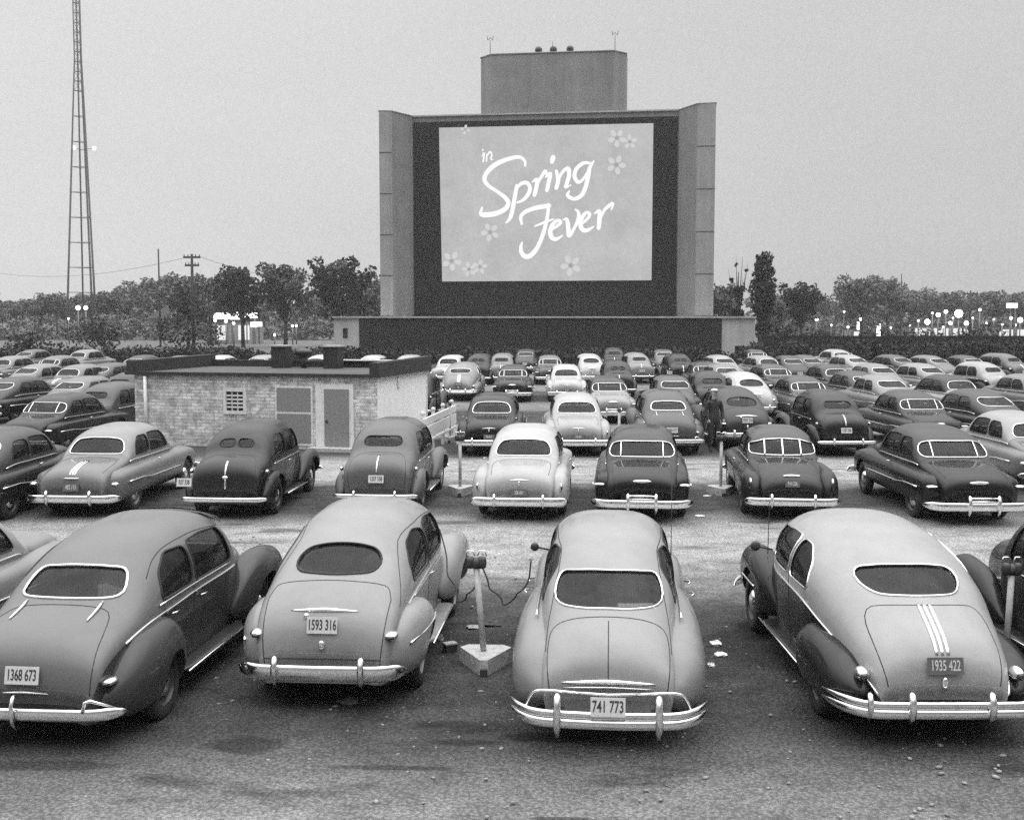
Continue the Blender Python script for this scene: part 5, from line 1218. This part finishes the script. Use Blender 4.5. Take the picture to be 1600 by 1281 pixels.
for px, py in ((147, 232), (116, 231)):
    p = at(px, py, 200) - rt.location; MB().ell(p, (.38, .38, .38), 'lamp2', 10, 6).build('beacon', rt); MB().tube([p, (.2, 0, p.z - .3)], .05, 'steel', 5).build('bracket', rt)
# utility poles
def pole(px, top, Y, label, arms=(), r=.16):
    o = empty('utility_pole', (xat(px, Y, 0), Y, 0)); zt_ = at(px, top, Y).z; tag(o, label, 'utility pole'); MB().tube([(0, 0, 0), (0, 0, zt_)], [r, r * .65], 'wood', 8).build('pole', o)
    for dz, w in arms:
        a = MB().box(-w, w, -.08, .08, zt_ - dz - .12, zt_ - dz + .06, 'wood').build('crossarm', o)
        for s in (-.9, -.45, .45, .9): MB().tube([(s * w, 0, zt_ - dz + .06), (s * w, 0, zt_ - dz + .26)], .05, 'iron', 6).build('insulator', a)
    return o
pole(303, 397, 118, 'dark utility pole with two crossarms left of the trees', ((.3, .85), (1.1, .7)), .2)
pole(251, 389, 150, 'thin bare pole left of the utility pole', (), .14)
pole(1514, 454, 160, 'distant utility pole with one crossarm among the lights on the right', ((.4, 1.0),), .16)
pole(1406, 428, 190, 'thin bare pole above the trees at the right', (), .1)
# lamps and lit places
def lamp(px, py, Y, r, label, group='distant lamps on the right', m='lamp'):
    p = at(px, py, Y); o = empty('street_lamp', (p.x, Y, 0)); tag(o, label, 'lamp', group); MB().tube([(0, 0, 0), (0, 0, p.z - r)], .09, 'steel', 6).build('post', o); r *= .62; MB().ell((0, 0, p.z), (r, r, r), m, 12, 8).build('globe', o)
for px, py, r, lb in ((1276, 499, .42, 'globe lamp glowing alone before the dark round tree'), (1344, 499, .40, 'globe lamp above the lit pedestal'), (1319, 487, .25, 'small lamp high in front of the broad tree'), (1325, 511, .32, 'low lamp left of the lit pedestal'), (1449, 503, .75, 'large bright lamp left in the light cluster'), (1498, 490, 1.1, 'largest brightest lamp of the light cluster'), (1478, 487, .5, 'small lamp left of the largest lamp'), (1466, 492, .6, 'left lamp of a pair beside the largest lamp'), (1531, 484, .35, 'small lamp right of the distant utility pole'), (1440, 519, .3, 'low small lamp under the light cluster'), (1541, 505, .25, 'tiny lamp near the dark bush at the right'), (1594, 500, .7, 'bright lamp at the right picture edge'), (1580, 497, .4, 'small lamp beside the right edge lamp'), (1139, 481, .22, 'small lamp beside the half bare tree'), (1510, 505, .6, 'lamp under the largest lamp'), (1485, 505, .5, 'lamp low in the middle of the light cluster'), (1435, 501, .3, 'small lamp at the left end of the light cluster')):
    lamp(px, py, 175, r * .85, lb)
for px, py, r, lb in ((122, 481, .5, 'left of two bright lamps under the radio tower'), (134, 481, .45, 'right of two bright lamps under the radio tower'), (107, 498, .2, 'small dim lamp left of the dark conical bush'), (457, 509, .25, 'left of two close lamps behind the building roof'), (463, 509, .25, 'right of two close lamps behind the building roof'), (429, 523, .25, 'low lamp left of the paired lamps'), (336, 501, .3, 'low left lamp under the lit sign'), (353, 502, .35, 'low middle lamp under the lit sign'), (365, 505, .3, 'low right lamp under the lit sign')):
    lamp(px, py, 165, r, lb, 'distant lamps on the left')
for px, py, lb in ((1392, 512, 'tiny lamp left of the narrow dark bush lights'), (1422, 509, 'tiny lamp at the left fringe of the light cluster'), (1457, 489, 'tiny high lamp over the left large lamp'), (1489, 497, 'tiny lamp between the two middle cluster lamps'), (1520, 497, 'tiny lamp just right of the distant utility pole'), (1553, 499, 'tiny lamp above the right roadside building'), (1566, 507, 'tiny lamp low left of the right edge lamp'), (1587, 508, 'tiny lamp under the right edge lamp'), (1474, 511, 'tiny lamp at roof height of the lit building'), (1299, 508, 'tiny lamp right of the lone globe lamp')):
    lamp(px, py, 176, .2, lb)
def litbox(name, px0, px1, py0, py1, Y, label, cat, m='sign_glow', dep=1.0, legs_=True):
    a, b = at(px0, py1, Y), at(px1, py0, Y); o = empty(name, (a.x, Y, 0)); tag(o, label, cat); MB().box(0, b.x - a.x, 0, dep, a.z, b.z, m).build('lit_panel', o)
    if legs_:
        for x in (.2, b.x - a.x - .3): MB().box(x, x + .15, .1, .25, 0, a.z - .003, 'steel').build('leg', o)
litbox('lit_sign', 334, 357, 489, 498, 168, 'long bright sign strip behind the trees, left section', 'sign'); litbox('lit_sign', 359, 379, 488, 499, 168, 'bright sign strip, middle section left of the tree trunk', 'sign'); litbox('lit_sign', 382, 400, 489, 497, 168, 'bright sign strip, right section past the tree trunk', 'sign')
litbox('lit_sign', 392, 399, 503, 511, 167, 'small square lit sign, left of a pair', 'sign'); litbox('lit_sign', 401, 407, 503, 510, 167, 'small square lit sign, right of a pair', 'sign')
litbox('lit_sign', 1577, 1590, 474, 481, 175, 'bright tilted sign high at the right edge', 'sign'); litbox('lit_pedestal', 1342, 1347, 503, 515, 175, 'narrow lit pedestal under a globe lamp', 'sign'); litbox('lit_pedestal', 1373, 1376, 506, 528, 175, 'thin bright lit column at the right of the broad trees', 'sign')
M['store'] = emis('lit_shopfront', .9)
def store(px0, px1, top, Y, label, wins):
    a, b = at(px0, top, Y), at(px1, top, Y); o = empty('roadside_building', (a.x, Y, 0)); tag(o, label, 'building'); w = b.x - a.x; MB().box(0, w, 0, 5, 0, a.z, 'shopwall').build('wall', o); MB().box(-.3, w + .3, -.3, 5.3, a.z + .003, a.z + .3, 'fascia').build('roof', o)
    for u0, u1 in wins: MB().box(u0 * w, u1 * w, -.04, -.003, .5, a.z - .5, 'store').build('window', o)
M['shopwall'] = simple('shop_wall', .25, .8)
store(1425, 1520, 508, 185, 'low lit roadside building under the light cluster', ((.05, .3), (.36, .6), (.68, .95))); store(1555, 1625, 510, 186, 'low lit roadside building at the right edge', ((.1, .4), (.5, .9))); store(1330, 1352, 513, 180, 'small lit kiosk below the globe lamps', ((.2, .8),)); store(330, 400, 503, 172, 'low building under the bright sign strip', ((.1, .35), (.6, .85)))
# distant houses on the left
def house(px, Y, w, h, label):
    o = empty('house', (xat(px, Y, 0), Y, 0)); tag(o, label, 'house'); MB().box(-w / 2, w / 2, 0, 6, 0, h, 'shopwall').build('wall', o)
    v = [(-w / 2 - .3, -.3, h), (w / 2 + .3, -.3, h), (w / 2 + .3, 6.3, h), (-w / 2 - .3, 6.3, h), (0, -.3, h + w * .35), (0, 6.3, h + w * .35)]; MB().add(v, [(0, 1, 4), (1, 2, 5, 4), (2, 3, 5), (3, 0, 4, 5)], 'steel', False).build('roof', o)
    for s in (-.25, .25): MB().box(s * w - .45, s * w + .45, -.05, -.003, 1.2, 2.5, 'hole').build('window', o)
house(262, 195, 6, 3.6, 'small gabled house behind the thin bare pole')
# wires
def wire(a, b, sag, lab):
    n = 20; pts = [a.lerp(b, i / (n - 1.)) - Vector((0, 0, sag * 4 * (i / (n - 1.)) * (1 - i / (n - 1.)))) for i in range(n)]; tag(MB().tube(pts, .018, 'iron', 4).build('wire'), lab, 'wire')
P1 = at(303, 402, 118); wire(P1 + Vector((.7, 0, 0)), at(592, 440, 150), 1.2, 'thin overhead wire from the utility pole towards the screen tower'); wire(P1 + Vector((-.7, 0, 0)), at(-40, 420, 170), 1.5, 'thin overhead wire from the utility pole to the left')

# ================================================================ people
M['coat'] = simple('dark_cloth', .03, .9); M['skin'] = simple('skin', .32, .6); M['pale_cloth'] = simple('pale_cloth', .6, .9); M['mid_cloth'] = simple('grey_cloth', .16, .9)
def person(px, Y, hgt, rz, label, top='coat', legs='coat', cap=None):
    o = empty('person', (xat(px, Y, 0), Y, 0), rz); tag(o, label, 'person', None); k = hgt / 1.75
    J = dict(pel=(0, 0, .95), che=(0, .02, 1.28), nek=(0, .01, 1.48), hed=(0, -.01, 1.58), hd2=(0, -.01, 1.70), hl=(-.1, 0, .9), kl=(-.11, -.03, .5), al=(-.12, .02, .08), tl=(-.13, -.14, .04), hr=(.1, 0, .9), kr=(.12, -.02, .5), ar=(.13, .03, .08), tr_=(.15, -.13, .04),
             sl=(-.19, .01, 1.43), el=(-.25, .03, 1.15), wl=(-.22, -.1, .92), sr=(.19, .01, 1.43), er=(.26, .02, 1.15), wr=(.24, -.1, .93), fl=(-.21, -.15, .84), fr=(.23, -.15, .85))
    RR = dict(pel=.15, che=.165, nek=.065, hed=.085, hd2=.08, hl=.1, kl=.07, al=.045, tl=.04, hr=.1, kr=.07, ar=.045, tr_=.04, sl=.075, el=.055, wl=.035, sr=.075, er=.055, wr=.035, fl=.03, fr=.03)
    E = [('pel', 'che'), ('che', 'nek'), ('nek', 'hed'), ('hed', 'hd2'), ('pel', 'hl'), ('hl', 'kl'), ('kl', 'al'), ('al', 'tl'), ('pel', 'hr'), ('hr', 'kr'), ('kr', 'ar'), ('ar', 'tr_'), ('che', 'sl'), ('sl', 'el'), ('el', 'wl'), ('wl', 'fl'), ('che', 'sr'), ('sr', 'er'), ('er', 'wr'), ('wr', 'fr')]
    ks = list(J); me = bpy.data.meshes.new('body'); me.from_pydata([tuple(c * k for c in J[q]) for q in ks], [(ks.index(a), ks.index(b)) for a, b in E], [])
    bo = bpy.data.objects.new('body', me); C.objects.link(bo); md = bo.modifiers.new('skin', 'SKIN')
    for i, q in enumerate(ks): me.skin_vertices[0].data[i].radius = (RR[q] * k, RR[q] * k * (.75 if q in ('pel', 'che') else 1)); me.skin_vertices[0].data[i].use_root = q == 'pel'
    bo.modifiers.new('s', 'SUBSURF').levels = 2; apply_mods(bo); me = bo.data; me.materials.clear()
    for m_ in (top, legs, 'skin'): me.materials.append(M[m_])
    for p in me.polygons:
        z = p.center.z / k; p.use_smooth = True; p.material_index = 2 if z > 1.5 or (z < .93 and abs(p.center.x) > .19 * k) else (0 if z > .93 else 1)
    bo.parent = o; hd = MB(); hd.ell((0, -.02 * k, 1.66 * k), (.078 * k, .095 * k, .115 * k), 'skin', 16, 12); hd.ell((0, -.115 * k, 1.65 * k), (.015, .02, .025), 'skin', 8, 6)
    h_ = hd.build('head', o)
    if cap: cm = MB(); cm.ell((0, 0, 1.745 * k), (.10 * k, .115 * k, .05 * k), cap, 16, 8); cm.ell((0, -.11 * k, 1.725 * k), (.075 * k, .07 * k, .012), 'iron', 12, 6); cm.build('cap', o)
    else: MB().ell((0, .015 * k, 1.70 * k), (.085 * k, .095 * k, .09 * k), 'seam', 14, 8).build('hair', o)
    return o
person(1115, 33.6, 1.78, PI * .1, 'man in a pale peaked cap and dark coat standing between the cars', 'coat', 'coat', 'pale_cloth')
person(1087, 47, 1.6, .8, 'person in a pale top standing among the cars left of the man in the cap', 'pale_cloth', 'coat')
person(1004, 35.5, 1.25, 2.0, 'child in grey standing at the left side of the grey third row sedan', 'mid_cloth', 'coat')

# things lying on the parcel shelves
def inside_car(root, p, rz=0): return Matrix.Translation(root.location) @ Matrix.Rotation(root.rotation_euler.z, 4, 'Z') @ Matrix.Translation(p) @ Matrix.Rotation(rz, 4, 'Z')
def put(o, root, p, rz=0): o.matrix_world = inside_car(root, p, rz)
mb = MB()
for k in range(5): mb.box(-.02 + .055 * k - .1, .026 + .055 * k - .1, -.012 * k, -.012 * k + .004, 0, .245 - .01 * abs(k - 1), 'paper')
o = mb.build('paper_bundle'); put(o, c1, (.29, -1.38, 1.055)); tag(o, 'bundle of upright papers inside the dark grey front sedan rear window', 'papers')
o = MB().box(-.17, .17, -.09, .09, 0, .03, 'paper').build('newspaper'); put(o, c3, (.26, -1.70, 1.13), .1); tag(o, 'white newspaper on the rear shelf of the grey fastback', 'newspaper')
v = [(x, .03 * math.sin(x * 40), z) for z in (0, .4) for x in np.linspace(-.13 if z == 0 else -.08, .13 if z == 0 else .07, 14)]
v += [(a, b + .006, c) for a, b, c in v]; fq = [(i, i + 1, i + 15, i + 14) for i in range(13)]
o = MB().add(v, fq + [tuple(28 + j for j in reversed(q)) for q in fq], 'pale_cloth').build('hanging_cloth'); put(o, c3, (.16, -1.08, 1.055)); tag(o, 'pale cloth hanging inside the grey fastback rear window', 'cloth')
def aerial(root, x, y, z, h): MB().tube([(x, y, z), (x, y - .05, z + h)], [.006, .003], 'iron', 5).build('aerial', root)
aerial(c3, .72, .95, 1.0, 1.0); aerial(c4, -.72, 1.35, 1.0, .75)
def mirror(root, x, y, z, r=.06):
    s = 1 if x > 0 else -1; m_ = MB(); m_.lathe_x((x, y, z), [(0, .001), (0, r)], 'iron', 16); m_ = MB(); m_.ell((x, y, z), (r, .03, r), 'iron', 16, 8); m_.tube([(x, y + .02, z), (x - s * .22, y + .08, z - .06)], .012, 'iron'); m_.build('side_mirror', root)
mirror(c3, -.86, .75, 1.22, .05); mirror(c4, -.98, .85, 1.2, .06)
# the damp evening air over the field: far trees fade in it
m = bpy.data.materials.new('air'); m.use_nodes = True; t = m.node_tree; t.nodes.clear(); vp = nd(t, 'ShaderNodeVolumePrincipled'); vp.inputs['Density'].default_value = .0004
vp.inputs['Color'].default_value = (.9, .9, .9, 1); vp.inputs['Anisotropy'].default_value = 0; ou = nd(t, 'ShaderNodeOutputMaterial'); t.links.new(vp.outputs[0], ou.inputs['Volume'])
mb = MB(); mb.box(-330, 330, -30, 330, -1.1, 90, m); tag(mb.build('haze'), kind='stuff', label='thin evening haze over the whole lot')
